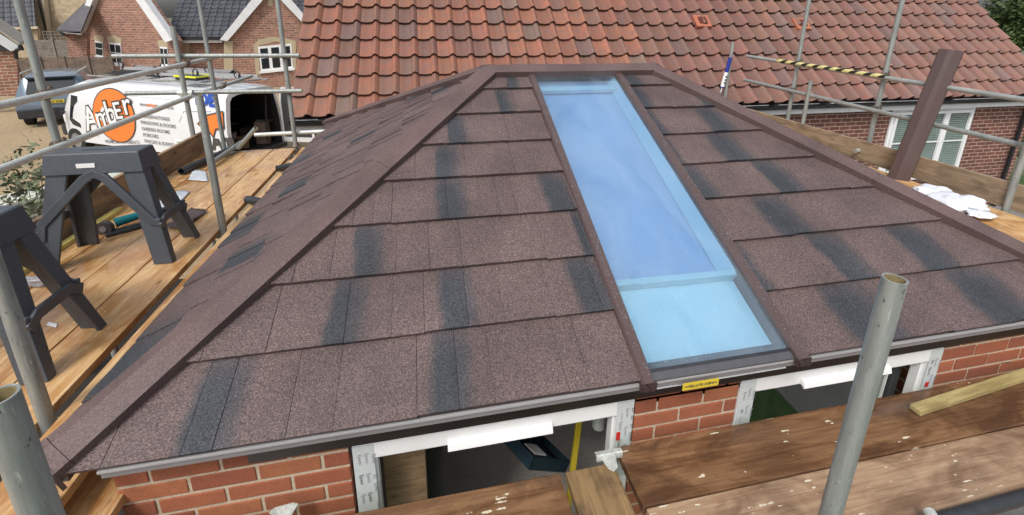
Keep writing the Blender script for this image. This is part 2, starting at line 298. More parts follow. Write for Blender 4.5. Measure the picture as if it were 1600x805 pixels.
# ------------------------------------------------------------------ mesh building
class MB:
    def __init__(s): s.v = []; s.f = []; s.c = []; s.sm = False
    def add(s, vs, fs, col=None):
        b = len(s.v); s.v += [Vector(p) for p in vs]
        for f in fs: s.f.append([b + i for i in f]); s.c.append(col)
        return s
    def box(s, lo, hi, M=None, col=None, ch=0):
        x0, y0, z0 = lo; x1, y1, z1 = hi
        if ch:
            bm = bmesh.new(); bmesh.ops.create_cube(bm, size=1)
            for v in bm.verts: v.co = Vector(((x0 + x1) / 2 + v.co.x * (x1 - x0), (y0 + y1) / 2 + v.co.y * (y1 - y0), (z0 + z1) / 2 + v.co.z * (z1 - z0)))
            bmesh.ops.bevel(bm, geom=list(bm.edges), offset=ch, segments=2, affect='EDGES', profile=.6)
            bm.verts.index_update(); vs = [v.co.copy() for v in bm.verts]; fs = [[v.index for v in f.verts] for f in bm.faces]; bm.free()
        else:
            vs = [(x0, y0, z0), (x1, y0, z0), (x1, y1, z0), (x0, y1, z0), (x0, y0, z1), (x1, y0, z1), (x1, y1, z1), (x0, y1, z1)]
            fs = [(0, 3, 2, 1), (4, 5, 6, 7), (0, 1, 5, 4), (1, 2, 6, 5), (2, 3, 7, 6), (3, 0, 4, 7)]
        if M is not None: vs = [M @ Vector(v) for v in vs]
        return s.add(vs, fs, col)
    def bar(s, p0, p1, w_, h_, up=(0, 0, 1), ch=0, col=None):
        p0, p1 = Vector(p0), Vector(p1); d = (p1 - p0); Ln = d.length; d.normalize(); up = Vector(up)
        side = up.cross(d).normalized(); u = d.cross(side).normalized()
        M = Matrix((( d.x, side.x, u.x, p0.x), (d.y, side.y, u.y, p0.y), (d.z, side.z, u.z, p0.z), (0, 0, 0, 1)))
        return s.box((0, -w_ / 2, -h_ / 2), (Ln, w_ / 2, h_ / 2), M, col, ch)
    def tube(s, p0, p1, r, n=20, inner=0, r1=None, cap=True, wob=0):
        p0, p1 = Vector(p0), Vector(p1); d = (p1 - p0).normalized(); r1 = r if r1 is None else r1
        a = d.orthogonal().normalized(); b = d.cross(a)
        def ring(p, q): return [p + (a * math.cos(2 * math.pi * i / n) + b * math.sin(2 * math.pi * i / n)) * q for i in range(n)]
        vs = ring(p0, r) + ring(p1, r1); fs = [(i, (i + 1) % n, n + (i + 1) % n, n + i) for i in range(n)]
        if inner:
            vs += ring(p0, inner) + ring(p1, inner * r1 / r)
            fs += [(2 * n + (i + 1) % n, 2 * n + i, 3 * n + i, 3 * n + (i + 1) % n) for i in range(n)]
            fs += [(i, 2 * n + i, 2 * n + (i + 1) % n, (i + 1) % n) for i in range(n)]
            fs += [(n + (i + 1) % n, 3 * n + (i + 1) % n, 3 * n + i, n + i) for i in range(n)]
        elif cap: fs += [tuple(range(n - 1, -1, -1)), tuple(range(n, 2 * n))]
        return s.add(vs, fs)
    def prism(s, poly, d, M=None, col=None):
        """closed polygon (list of 3D points) extruded by vector d"""
        n = len(poly); P = [Vector(p) for p in poly]; Q = [p + Vector(d) for p in P]
        vs = P + Q
        if M is not None: vs = [M @ v for v in vs]
        fs = [tuple(range(n - 1, -1, -1)), tuple(range(n, 2 * n))] + [(i, (i + 1) % n, n + (i + 1) % n, n + i) for i in range(n)]
        return s.add(vs, fs, col)
    def build(s, name, material, parent=None, smooth=False, loc=None, rot=None):
        """loc/rot: local frame the vertices are already expressed in"""
        me = bpy.data.meshes.new(name); me.from_pydata([tuple(v) for v in s.v], [], s.f); me.materials.append(material)
        if any(c is not None for c in s.c):
            ca = me.color_attributes.new('tcol', 'FLOAT_COLOR', 'CORNER'); arr = []
            for f, c in zip(s.f, s.c):
                c = c or (.3, .3, .3); arr += [c[0], c[1], c[2], 1.0] * len(f)
            ca.data.foreach_set('color', arr)
        bm = bmesh.new(); bm.from_mesh(me); bmesh.ops.recalc_face_normals(bm, faces=bm.faces); bm.to_mesh(me); bm.free()
        me.update()
        if smooth:
            me.polygons.foreach_set('use_smooth', [True] * len(me.polygons))
            try: me.set_sharp_from_angle(angle=R_(38))
            except Exception: pass
        o = bpy.data.objects.new(name, me); COL.objects.link(o)
        if loc is not None: o.location = loc
        if rot is not None: o.rotation_euler = rot
        if parent is not None: setpar(o, parent)
        return o
WM = {}
def wmat(o):
    M = Matrix.LocRotScale(o.location, o.rotation_euler, o.scale)
    if o.parent: M = wmat(o.parent) @ o.matrix_parent_inverse @ M
    return M
def setpar(o, p): o.parent = p; o.matrix_parent_inverse = wmat(p).inverted()
def tag(o, label=None, cat=None, group=None, kind=None):
    if label: o['label'] = label
    if cat: o['category'] = cat
    if group: o['group'] = group
    if kind: o['kind'] = kind
    return o
def thing(name, loc, label, cat, group=None, rz=0):
    o = bpy.data.objects.new(name, None); o.empty_display_size = .1; COL.objects.link(o); o.location = loc; o.rotation_euler = (0, 0, rz)
    return tag(o, label, cat, group)
def copy_tree(o, parent=None):
    c = o.copy(); COL.objects.link(c); inv = o.matrix_parent_inverse.copy()
    if parent is not None: c.parent = parent; c.matrix_parent_inverse = inv
    for ch in list(o.children): copy_tree(ch, c)
    return c
def text_mesh(body, size, name, material, parent, M, offset=0, extrude=.0008, align='LEFT', shear=0):
    cu = bpy.data.curves.new('t', 'FONT'); cu.body = body; cu.size = size; cu.align_x = align; cu.offset = offset; cu.extrude = extrude; cu.shear = shear; cu.resolution_u = 3
    o = bpy.data.objects.new('t', cu); COL.objects.link(o)
    bpy.context.view_layer.update()
    me = bpy.data.meshes.new_from_object(o.evaluated_get(bpy.context.evaluated_depsgraph_get()))
    COL.objects.unlink(o); bpy.data.objects.remove(o)
    me.transform(M); me.materials.clear(); me.materials.append(material); me.name = name
    ob = bpy.data.objects.new(name, me); COL.objects.link(ob)
    if parent is not None: setpar(ob, parent)
    return ob
def frame(o, x, y):
    """matrix with origin o, local X->x, local Y->y"""
    x = Vector(x).normalized(); y = Vector(y); z = x.cross(y).normalized(); y = z.cross(x); o = Vector(o)
    return Matrix(((x.x, y.x, z.x, o.x), (x.y, y.y, z.y, o.y), (x.z, y.z, z.z, o.z), (0, 0, 0, 1)))

# ------------------------------------------------------------------ ground
def sheet(name, x0, x1, y0, y1, z, m_, kind='structure', nx=1, ny=1):
    b = MB(); b.add([(x0, y0, z), (x1, y0, z), (x1, y1, z), (x0, y1, z)], [(0, 1, 2, 3)]); o = b.build(name, m_); tag(o, kind=kind); return o
tag(sheet('ground', -300, 300, -100, 500, -.008, mat('distant_ground', (.10, .11, .06), .9, n1=(.05, .6, (.16, .14, .08)))), kind='structure')
sheet('gravel_drive', -40, -2.35, -6, 60, 0, M_gravel)
sheet('lawn', -2.35, 14, -8, 12, 0, M_grass)
sheet('deck_shade_sheet', -4.6, -2.30, -3, 5.2, .004, mat('deck_shade_dark', (.022, .018, .014), .95, n2=(20, .4)))  # near-black sheet added under the deck so the board gap looks deeply shaded

# ------------------------------------------------------------------ conservatory
EZ = 2.35; TH = R_(25.379); RY = 2.041; RZ = 3.318
XL, XR, YB = -2.011, 2.66, 4.80
HL = Vector((-.300, RY, RZ)); HR = Vector((1.062, RY, RZ)); CL = Vector((XL, 0, EZ)); CRt = Vector((XR, 0, EZ)); BL = Vector((XL, YB, EZ)); BR = Vector((XR, YB, EZ))
cons = thing('conservatory', (0, 2.4, 0), 'brick conservatory with a new brown tiled hipped roof and a long blue roof window', 'conservatory')

# patches: course k -> (centre x, slope distance from eave, width)
PATCH = {1: [(-.139, 2.08, .114), (.828, 2.092, .138)], 2: [(-.241, 1.831, .133), (.793, 1.854, .14), (1.294, 1.8, .167)],
 3: [(-.586, 1.575, .16), (.779, 1.561, .093), (1.245, 1.556, .206)], 4: [(-.669, 1.273, .175), (.757, 1.293, .078), (1.185, 1.288, .229)],
 5: [(-.651, .979, .173), (-.068, .986, .181), (.793, .995, .202), (1.334, 1.004, .25)], 6: [(-1.064, .704, .178), (-.006, .716, .117), (1.17, .696, .252)],
 7: [(-1.132, .399, .189), (-.668, .407, .164), (-.057, .418, .195), (.752, .421, .141), (1.303, .427, .272), (1.842, .459, .255)],
 8: [(-1.515, .116, .188), (-.715, .111, .168), (1.185, .124, .306), (1.952, .154, .326)]}

def roof_face(o, ud, vd, nrm, slope_len, uL, uR, patches, seed, name, parent, courses=8, tilt=.0022):
    """o: point on eave line; ud along the eave; vd up the slope. uL(v),uR(v) limits."""
    rnd = random.Random(seed); o = Vector(o); ud = Vector(ud); vd = Vector(vd); nrm = Vector(nrm)
    V = []; F = []; P = []
    step = slope_len / 7.844
    NV = 6; du = .022
    for k in range(courses, 0, -1):
        v0 = (8 - k) * step - (.01 if k == 8 else 0); v1 = min(v0 + step * 1.06, slope_len)
        if v1 - v0 < .03: continue
        u = uL(v0) - rnd.uniform(0, .3); ue = uR(v0) + .05; jit = 0
        idx = 0
        while u < ue:
            wd = rnd.choice((.09, .13, .18, .22, .28, .15)) * (1.45 if tilt < 0 else 1)
            if idx % 3 == 0: jit = rnd.uniform(-.004, .004)
            lift = .022 + (jit * .35) + rnd.uniform(-.0004, .0004); vj = v0 + jit; strong = idx % 3 == 0
            idx += 1
            n = max(2, int(wd / du)); gap = .0012 if strong else .0005
            grid = []
            for j in range(NV + 1):
                f = j / NV; v = vj + (v1 - vj) * f
                row = []
                for i in range(n + 1):
                    uu = u + gap + (wd - 2 * gap) * i / n
                    a, b_ = uL(v), uR(v); uc = min(max(uu, a), b_)
                    h = lift * (1 - f) + .002 + .0008 * math.sin(uu * 33 + k * 2) * (1 - f)
                    h += abs(tilt) * (i / n if tilt > 0 else 1 - i / n) * (1 if strong else .55) * (1 - .5 * f)
                    if i in (0, n): h -= (.0022 if strong else .0014)
                    p = o + ud * uc + vd * v + nrm * h
                    # patch weight
                    pw = 0
                    for (cx, cv, cw) in patches.get(k, ()):
                        xx = (uu - cx) / (cw * .5); wob = .07 * math.sin(v * 14 + cx * 9 + k) + .04 * math.sin(v * 41 + cx * 5)
                        e = 1 - max(0, -(xx + wob) - .62 - .12 * ((k * 7 + int(cx * 10)) % 2)) / (.55 if (k * 7 + int(cx * 10)) % 2 else .14) if xx < 0 else 1 - .42 * max(0, min(1, (xx + wob) / .9)) - max(0, xx + wob - .7) / 1.1
                        tt = .88 - .25 * max(0, (v - v0) / step - .72) / .28
                        pw = max(pw, max(0, min(1, e)) * tt)
                    row.append(len(V)); V.append(p); P.append(pw)
                    grid.append(row) if i == n else None
            for j in range(NV):
                for i in range(n):
                    q = (grid[j][i], grid[j][i + 1], grid[j + 1][i + 1], grid[j + 1][i])
                    if (V[q[0]] - V[q[1]]).length < 1e-5 and (V[q[2]] - V[q[3]]).length < 1e-5: continue
                    F.append(q)
            # front lip
            base = len(V)
            for i in range(n + 1):
                p = V[grid[0][i]]; V.append(p - nrm * (lift + .010) - vd * -.005); P.append(P[grid[0][i]])
            for i in range(n):
                q = (base + i, base + i + 1, grid[0][i + 1], grid[0][i])
                if (V[q[0]] - V[q[1]]).length < 1e-5: continue
                F.append(q)
            for i in (((n if tilt > 0 else 0),) if (strong or tilt < 0) else ()):          # visible side edge of each overlapping sheet
                sb = len(V)
                for j in range(NV + 1): V.append(V[grid[j][i]] - nrm * .009); P.append(P[grid[j][i]])
                for j in range(NV):
                    if (V[sb + j] - V[sb + j + 1]).length > 1e-5: F.append((grid[j][i], sb + j, sb + j + 1, grid[j + 1][i]))
            u += wd
    me = bpy.data.meshes.new(name); me.from_pydata([tuple(v) for v in V], [], F); me.materials.append(M_tile)
    at_ = me.attributes.new('patch', 'FLOAT', 'POINT'); at_.data.foreach_set('value', P)
    bm = bmesh.new(); bm.from_mesh(me)
    # orient faces outward
    for f in bm.faces:
        f.normal_update()
        if f.normal.dot(nrm) < -.05: f.normal_flip()
    bm.to_mesh(me); bm.free(); me.update()
    ob = bpy.data.objects.new(name, me); COL.objects.link(ob); setpar(ob, parent); return ob

roof = MB()
# deck under the tiles (dark underlay) with the opening for the roof window left out
ct, st_ = math.cos(TH), math.sin(TH)
vd_f = Vector((0, ct, st_)); n_f = Vector((0, -st_, ct)); SL = RY / ct
def ul(p, d=.004): return p - Vector((0, 0, d))
GX0, GX1 = .05, .70
dn = Vector((0, 0, -.012))
def fr(x, v): return Vector((x, v * ct, EZ + v * st_)) + dn
roof.add([CL + dn, fr(GX0, 0), fr(GX0, SL), HL + dn], [(0, 1, 2, 3)])
roof.add([fr(GX1, 0), CRt + dn, HR + dn, fr(GX1, SL)], [(0, 1, 2, 3)])
roof.add([CL + dn, HL + dn, BL + dn], [(0, 1, 2)]); roof.add([CRt + dn, BR + dn, HR + dn], [(0, 1, 2)]); roof.add([HL + dn, HR + dn, BR + dn, BL + dn], [(0, 1, 2, 3)])
roof_o = roof.build('roof', M_lip, cons)
def lim(a0, a1): return lambda v: a0 + (a1 - a0) * v / SL
roof_face((0, 0, EZ), (1, 0, 0), vd_f, n_f, SL, lim(XL, HL.x), lambda v: 0.0, PATCH, 3, 'roof_tiles', roof_o)
roof_face((0, 0, EZ), (1, 0, 0), vd_f, n_f, SL, lambda v: .755, lim(XR, HR.x), PATCH, 5, 'roof_tiles', roof_o)
# left face (hips meet its slope from both sides)
rl = HL.x - XL; sl_l = math.hypot(rl, RZ - EZ); vdl = Vector((rl, 0, RZ - EZ)).normalized(); nl = Vector((-(RZ - EZ), 0, rl)).normalized()
rp = random.Random(21)
PL = {k: [(rp.uniform(0.0, 4.6), 0, rp.uniform(.14, .22)) for _ in range(2 + k % 2)] for k in range(1, 9)}
PL[8] = [(.42, 0, .5), (1.55, 0, .34), (3.0, 0, .3)]; PL[7] = [(.95, 0, .3), (1.9, 0, .3), (3.4, 0, .25)]
roof_face((XL, 0, EZ), (0, 1, 0), vdl, nl, sl_l, lambda v: RY * v / sl_l, lambda v: YB + (RY - YB) * v / sl_l, PL, 11, 'roof_tiles', roof_o, tilt=-.011)
rr = XR - HR.x; sl_r = math.hypot(rr, RZ - EZ); vdr = Vector((-rr, 0, RZ - EZ)).normalized(); nr = Vector((RZ - EZ, 0, rr)).normalized()
roof_face((XR, 0, EZ), (0, 1, 0), vdr, nr, sl_r, lambda v: RY * v / sl_r, lambda v: YB + (RY - YB) * v / sl_r, {k: [(rp.uniform(0, 4.6), 0, .2) for _ in range(3)] for k in range(1, 9)}, 12, 'roof_tiles', roof_o)
rb = YB - RY; sl_b = math.hypot(rb, RZ - EZ); vdb = Vector((0, -rb, RZ - EZ)).normalized(); nb = Vector((0, RZ - EZ, rb)).normalized()
roof_face((0, YB, EZ), (1, 0, 0), vdb, nb, sl_b, lambda v: XL + (HL.x - XL) * v / sl_b, lambda v: XR + (HR.x - XR) * v / sl_b, {}, 13, 'roof_tiles', roof_o)

# hip and ridge caps: shallow folded section with a drip lip on both sides
def cap(name, p0, p1, nA, nB, w_=.088, lift=.060, lip=.054, wb=.034, end0=0, end1=0, joints=()):
    """nA,nB: normals of the two roof faces that meet on the line"""
    p0, p1 = Vector(p0), Vector(p1); d = (p1 - p0).normalized(); nA = Vector(nA); nB = Vector(nB)
    a = nA.cross(d); a = a if a.dot(nB) < 0 else -a; a.normalize()          # along face A away from line
    b = nB.cross(d); b = b if b.dot(nA) < 0 else -b; b.normalize()
    up = (nA + nB).normalized()
    p0 = p0 - d * end0; p1 = p1 + d * end1
    wb = wb or w_
    def sec(p, o_=0):
        q = lift + o_
        A = p + a * w_ + nA * (q - .006); B = p + b * wb + nB * (q - .030); T = p + up * (q + .006)
        A1 = p + a * (w_ * .10) + nA * (q + .004); B1 = p + b * (wb * .2) + nB * (q - .002)
        return [A - nA * lip, A, A1, B1, B, B - nB * lip * .55]
    cuts = [0] + list(joints) + [1]
    par = None
    for s in range(len(cuts) - 1):
        mb = MB(); L_ = p1 - p0
        q0 = p0 + L_ * cuts[s]; q1 = p0 + L_ * cuts[s + 1] - (d * .0014 if s < len(cuts) - 2 else Vector())
        o_ = .0 if s % 2 else .0015
        S0, S1 = sec(q0, o_), sec(q1, o_); n = len(S0)
        mb.add(S0 + S1, [(i, i + 1, n + i + 1, n + i) for i in range(n - 1)])
        if s == 0 and end0:
            e_ = MB(); e_.prism([S0[0] - Vector((0, 0, .035))] + [x + Vector((0, 0, .002)) for x in S0[1:5]] + [S0[5] - Vector((0, 0, .035))], d * .012); ep = e_.build('end_plate', M_cap, roof_o)
        
        ob = mb.build(name, M_cap, roof_o)
        md = ob.modifiers.new('thick', 'SOLIDIFY'); md.thickness = .003
    return ob
FR, LF, RT, BK = n_f, nl, nr, nb
cap('hip_cap', CL, HL, FR, LF, w_=.094, end0=-.035, end1=.02, joints=(.018, .553))
cap('hip_cap', BL, HL, LF, BK, end0=.03, end1=.0)
cap('hip_cap', CRt, HR, FR, RT, w_=.094, end0=.05, end1=.02, joints=(.07, .42))
cap('hip_cap', BR, HR, RT, BK, end0=.03)
cap('ridge_cap', HL, HR, FR, BK, w_=.092, lift=.062, lip=.050, wb=.07, end0=.0, end1=.0)

# glazing bars and the long blue roof window
def fpt(x, v, h): return Vector((x, v * ct, EZ + v * st_)) + n_f * h
for xa in (.026, .729):
    mb = MB()
    prof = [(-.026, -.012), (-.026, .024), (-.019, .036), (.019, .036), (.026, .024), (.026, -.012)]
    A = [fpt(xa + px_, -.028, h) for px_, h in prof]; B = [fpt(xa + px_, SL - .085, h) for px_, h in prof]
    mb.add(A + B, [(i, (i + 1) % 6, 6 + (i + 1) % 6, 6 + i) for i in range(6)] + [(0, 1, 2, 3, 4, 5), (11, 10, 9, 8, 7, 6)])
    bar = mb.build('glazing_bar', M_capplain, roof_o)
    e = MB(); p = fpt(xa, -.036, .012)
    for sx in (-1, 1): e.tube(p + Vector((sx * .014, .004, 0)), p + Vector((sx * .014, -.008, 0)), .013, 12)
    e.bar(p + Vector((-.034, .006, 0)), p + Vector((.034, .006, 0)), .01, .034)
    e.build('end_cap', M_lip, bar)
rw = MB(); rw.box((-.325, 0, 0), (.325, 1, .01)); rw = None
g = MB(); q = [fpt(.0545, .028, .010), fpt(.7005, .028, .010), fpt(.7005, SL - .09, .010), fpt(.0545, SL - .09, .010)]
g.add(q, [(0, 1, 2, 3)]); pane = g.build('roof_window', M_solar, roof_o)
# dark edge seal of the glass, frame lining, cross rail and the panels behind the glass
s = MB()
for x0, x1, va, vb in ((.054, .7, .02, .03), ):
    s.bar(fpt(.0545, .024, .006), fpt(.7005, .024, .006), .012, .012, up=n_f)
s.build('seal', M_black, pane)
f_ = MB(); a, b_, c_, d_ = fpt(.053, -.010, .005), fpt(.702, -.010, .005), fpt(.702, .020, .009), fpt(.053, .020, .009)
f_.add([a, b_, c_, d_], [(0, 1, 2, 3)]); f_.bar(fpt(.053, -.010, -.002), fpt(.702, -.010, -.002), .004, .016, up=n_f); f_.build('sill_flashing', M_grey, pane)
M_lining = mat('white_lining', (.86, .88, .88), .6, n1=(9, .5, (.74, .80, .84)))
M_shade = mat('lilac_grey_lining', (.54, .56, .76), .55, n1=(2.2, .6, (.44, .47, .62)))
b1 = MB(); b1.add([fpt(.05, .43, -.07), fpt(.64, .42, -.07), fpt(.66, SL, -.07), fpt(.05, SL, -.07)], [(0, 1, 2, 3)]); b1.build('ceiling_lining', M_shade, pane)
b2 = MB(); b2.add([fpt(.05, -.02, -.07), fpt(.70, -.02, -.07), fpt(.70, .43, -.07), fpt(.05, .43, -.07)], [(0, 1, 2, 3)]); b2.build('ceiling_lining', M_lining, pane)
b3 = MB(); b3.bar(fpt(.05, .432, -.04), fpt(.70, .42, -.04), .032, .05, up=n_f, ch=.004); b3.build('cross_rail', M_white, pane)
b4 = MB(); b4.add([fpt(.64, .42, -.066), fpt(.70, .42, -.01), fpt(.70, SL, -.01), fpt(.652, SL, -.066)], [(0, 1, 2, 3)]); b4.build('reveal', mat('pale_reveal', (.62, .66, .74), .6), pane)
b5 = MB(); b5.add([fpt(.05, .02, -.07), fpt(.70, .02, -.07), fpt(.70, .02, .0), fpt(.05, .02, 0)], [(0, 1, 2, 3)]); b5.build('reveal', M_white, pane)
b6 = MB(); b6.bar(fpt(.05, SL - .20, -.04), fpt(.66, SL - .20, -.04), .05, .03, up=n_f); b6.build('cross_rail', M_white, pane)

# eave trim, fascia
e = MB(); e.box((XL + .18, -.010, EZ - .023), (XR - .03, .05, EZ - .012), ch=.002); trim = e.build('eave_trim', M_alu, cons)
e = MB(); e.box((XL + .185, -.004, EZ - .046), (XR - .03, .03, EZ - .0245)); e.build('fascia', M_greyfascia, cons)
e = MB(); e.box((-1.45, .082, 2.168), (XR - .1, .098, EZ - .02)); e.box((-1.12, .112, 2.10), (1.74, .125, 2.2)); e.build('soffit', M_gut, cons)  # black boards standing in for the shadowed gap under the eave
e = MB(); e.box((XL + .02, .02, EZ - .06), (XL + .08, YB, EZ - .012)); e.build('fascia', M_grey, cons)
e = MB(); e.box((XR - .08, .02, EZ - .06), (XR - .02, YB, EZ - .012)); e.build('fascia', M_grey, cons)
# label
lb = thing('warning_label', at(1095, 598, 1, -.02), 'yellow paper tape reading NEW GUTTER stuck under the blue roof window', 'label')
p0 = at(1067, 599, 1, -.020); p1 = at(1123, 590, 1, -.020); 
mb = MB(); c = p0; mb.box((p0.x, -.0235, 2.288), (p1.x, -.0215, 2.322)); mb.build('tape_strip', M_yellow, lb)
cen = Vector(((p0.x + p1.x) / 2, -.0242, 2.304))
text_mesh('<<NEW GUTTER>>', .017, 'lettering', M_ink, lb, frame(cen + Vector((0, 0, .007)), (-1, 0, 0), (0, 0, -1)), align='CENTER', offset=.0004, extrude=.0003)

# real brick walls
def brick_wall(mb, mo, p0, d, n, length, z0, z1, off=0, rnd=random.Random(4), endcorner=(True, True)):
    """bricks from p0 along d, outer face normal n"""
    p0 = Vector(p0); d = Vector(d); n = Vector(n); row = 0; z = z1 - .068
    while z > z0 - .07:
        x = 0.0; first = True
        half = (row + off) % 2
        while x < length - 1e-4:
            wd = .215 if not (first and half) else .1025
            first = False
            e = min(x + wd, length); 
            if length - e < .03: e = length
            base = rnd.choice(((.29, .090, .044), (.32, .104, .050), (.25, .076, .040), (.28, .085, .040), (.35, .125, .056)))
            k = rnd.uniform(.88, 1.12); col = tuple(c * k for c in base)
            M = frame(p0, d, (0, 0, 1)); a = rnd.uniform(-.0015, .0015)
            
            # in frame: X=d, Y=up, Z = d x up
            zz = 1 if Vector(d).cross(Vector((0, 0, 1))).dot(n) > 0 else -1
            t0, t1 = (0, .008) if zz > 0 else (-.008, 0)
            t0 -= .05 if zz > 0 else 0; t1 += .05 if zz < 0 else 0
            mb.box((x + .001, z + .001 + a, t0), (e - .001, z + .0635 + a, t1 + rnd.uniform(-.0012, .0012)), M, col, ch=.004)
            x = e + .010
        z -= .0765; row += 1
    zz = 1 if Vector(d).cross(Vector((0, 0, 1))).dot(n) > 0 else -1
    M = frame(p0, d, (0, 0, 1))
    t0, t1 = (-.048, .003) if zz > 0 else (-.003, .048)
    mo.box((.002, z0 - .05, t0), (length - .002, z1 + .012, t1), M)
WY = .115; ZT = 2.275
def pier(x0, x1, zlow, retL=False, retR=False, off=0):
    w_ = MB(); mo = MB()
    brick_wall(w_, mo, (x0, WY, 0), (1, 0, 0), (0, -1, 0), x1 - x0, zlow, ZT, off)
    if retL: brick_wall(w_, mo, (x0, WY + .055, 0), (0, 1, 0), (-1, 0, 0), .1, zlow, ZT, off + 1)
    if retR: brick_wall(w_, mo, (x1, WY + .055, 0), (0, 1, 0), (1, 0, 0), .1, zlow, ZT, off + 1)
    wl = w_.build('brick_pier', M_brickg, cons); mo.build('mortar', M_mortar, wl); return wl
pier(-1.885, -1.118, 0, off=0)
pier(.062, .572, 0, retL=True, off=1)
pier(1.742, 2.58, 0, retL=True, off=0)
w_ = MB(); mo = MB(); brick_wall(w_, mo, (-1.885, .17, 0), (0, 1, 0), (-1, 0, 0), 4.5, 0, ZT, 1); wl = w_.build('brick_wall', M_brickg, cons); mo.build('mortar', M_mortar, wl)
w_ = MB(); mo = MB(); brick_wall(w_, mo, (2.58, .17, 0), (0, 1, 0), (1, 0, 0), .5, 0, ZT, 1); wl = w_.build('brick_wall', M_brickg, cons); mo.build('mortar', M_mortar, wl)
# dwarf brickwork below windows
for x0, x1 in ((-1.108, .052), (.582, 1.732)):
    w_ = MB(); mo = MB(); brick_wall(w_, mo, (x0, WY, 0), (1, 0, 0), (0, -1, 0), x1 - x0, 0, .9); wl = w_.build('brick_wall', M_brickg, cons); mo.build('mortar', M_mortar, wl)

# window frames
def pvc_window(x0, x1, z0, z1, handle=False):
    fo = MB(); y0, y1 = .104, .165; t = .075
    fo.box((x0, y0, z1 - t), (x1, y1, z1), ch=.004); fo.box((x0, y0, z0), (x1, y1, z0 + t), ch=.004)
    for a in (x0, x1 - t): fo.box((a, y0 + .0015, z0 + t), (a + t, y1, z1 - t), ch=.004)
    # stepped inner bead
    fo.box((x0 + t, y0 + .018, z1 - t - .014), (x1 - t, y1, z1 - t), ch=.003)
    for a in (x0 + t, x1 - t - .014): fo.box((a, y0 + .018, z0 + t), (a + .014, y1, z1 - t - .014), ch=.003)
    w_ = fo.build('window', M_white, cons)
    return w_
ZW = 2.143
win1 = pvc_window(-1.105, .055, .95, ZW); win2 = pvc_window(.580, 1.735, .95, ZW)
def tape(win, xa, xb, z0, z1, y=.1020, n=3):
    mb = MB(); mb.box((xa, y, z0), (xb, y + .0012, z1)); tp = mb.build('protective_tape', M_tape, win)
    rnd = random.Random(int(xa * 1000))
    cw = (xb - xa) / n
    for c in range(n):
        z = z1 - .03 - rnd.uniform(0, .04)
        while z > z0 + .06:
            w__ = rnd.choice(('Epwin', 'Epwin', 'Epwin', 'SD', '<+>', 'Epwin'))
            M = frame((xa + cw * (c + .68), y - .0006, z), (0, 0, -1), (1, 0, 0))
            text_mesh(w__, .021, 'print', M_inkl if rnd.random() < .6 else M_ink, tp, M, extrude=.0002)
            z -= .10 if w__ == 'Epwin' else .045
    return tp
tape(win1, -1.104, -1.026, 1.72, ZW - .003, n=3); tape(win1, -.024, .054, 1.72, ZW - .003, n=3)
tape(win2, .581, .657, 1.72, ZW - .003, n=3); tape(win2, 1.658, 1.734, 1.72, ZW - .003, n=3)
mb = MB(); mb.box((-.018, .0995, 1.935), (.0, .1010, 1.98)); mb.build('red_sticker', M_red, win1)
mb = MB(); mb.box((1.68, .0995, 1.91), (1.70, .1010, 1.94)); mb.build('red_sticker', M_red, win2)
for (win, xa, xb) in ((win1, -.745, -.315), (win2, .90, 1.40)):     # loose trim pieces clipped to the heads
    mb = MB(); prof = [(.103, 2.100), (.092, 2.098), (.084, 2.090), (.080, 2.078), (.077, 2.066), (.083, 2.063), (.088, 2.070), (.103, 2.074)]
    mb.prism([(xa, y, z) for y, z in prof], (xb - xa, 0, 0)); mb.build('trickle_vent', M_white, win)
# opening sash of the second window
mb = MB()
for z0, z1, x0, x1 in ((2.05, 2.10, .66, 1.655), (.99, 1.04, .66, 1.655)): mb.box((x0, .2, z0), (x1, .25, z1), ch=.003)
for x0 in (.66, 1.605): mb.box((x0, .2, 1.04), (x0 + .05, .25, 2.05), ch=.003)
sash = mb.build('sash', M_dkgrey, win2)
mb = MB(); mb.box((.715, .212, 1.04), (.722, .235, 2.05)); mb.box((1.585, .212, 1.04), (1.592, .235, 2.05)); mb.build('gasket', M_white, sash)
mb = MB(); mb.bar((.70, .3, 2.02), (.86, .62, 1.72), .012, .03); mb.build('stay', M_white, sash)
mb = MB(); mb.box((.71, .222, 1.04), (1.605, .226, 2.05)); mb.build('pane', M_clear, sash)
# room behind the windows
mb = MB(); mb.box((-1.83, .2, .05), (.80, 4.7, .12)); fl = mb.build('floor_slab', M_concrete, cons)
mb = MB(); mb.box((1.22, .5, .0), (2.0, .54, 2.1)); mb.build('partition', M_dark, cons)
mb = MB(); mb.box((-1.83, 4.5, .12), (2.5, 4.6, 2.3)); mb.build('inner_wall', mat('plaster', (.40, .36, .30), .8, n1=(2, .4, (.3, .27, .23))), cons)
# things seen inside
mb = MB(); mb.box((-1.02, .26, .2), (-.84, .31, 2.15), ch=.004); tag(mb.build('timber_prop', M_wood_t), 'brown timber board standing just inside the left window', 'board')
mb = MB(); p = [at(600 + 30 * 1.0, 705, 1, .33)]; mb.box((-.84, .36, 1.1), (-.76, .40, 2.12)); mb.build('reveal', M_dark, cons)
t = thing('spirit_level', (-.07, .45, .12), 'yellow spirit level leaning inside the left window', 'spirit level')
mb = MB(); mb.bar((-.04, .42, 2.12), (-.03, .62, .5), .032, .02, ch=.003); mb.build('bar', M_yellow, t); mb = MB(); mb.bar((-.02, .40, 1.9), (-.018, .43, 1.7), .004, .026); mb.build('vial', M_black, t)
t = thing('tool_case', (-.45, .6, 1.2), 'open blue plastic storage tray standing inside the left window', 'tool tray')
Mr = Matrix.Translation(at(835, 715, 1, .75)) @ Matrix.Rotation(R_(35), 4, 'Y') @ Matrix.Rotation(R_(-20), 4, 'X') @ Matrix.Rotation(R_(20), 4, 'Z') @ Matrix.Scale(.8, 4)
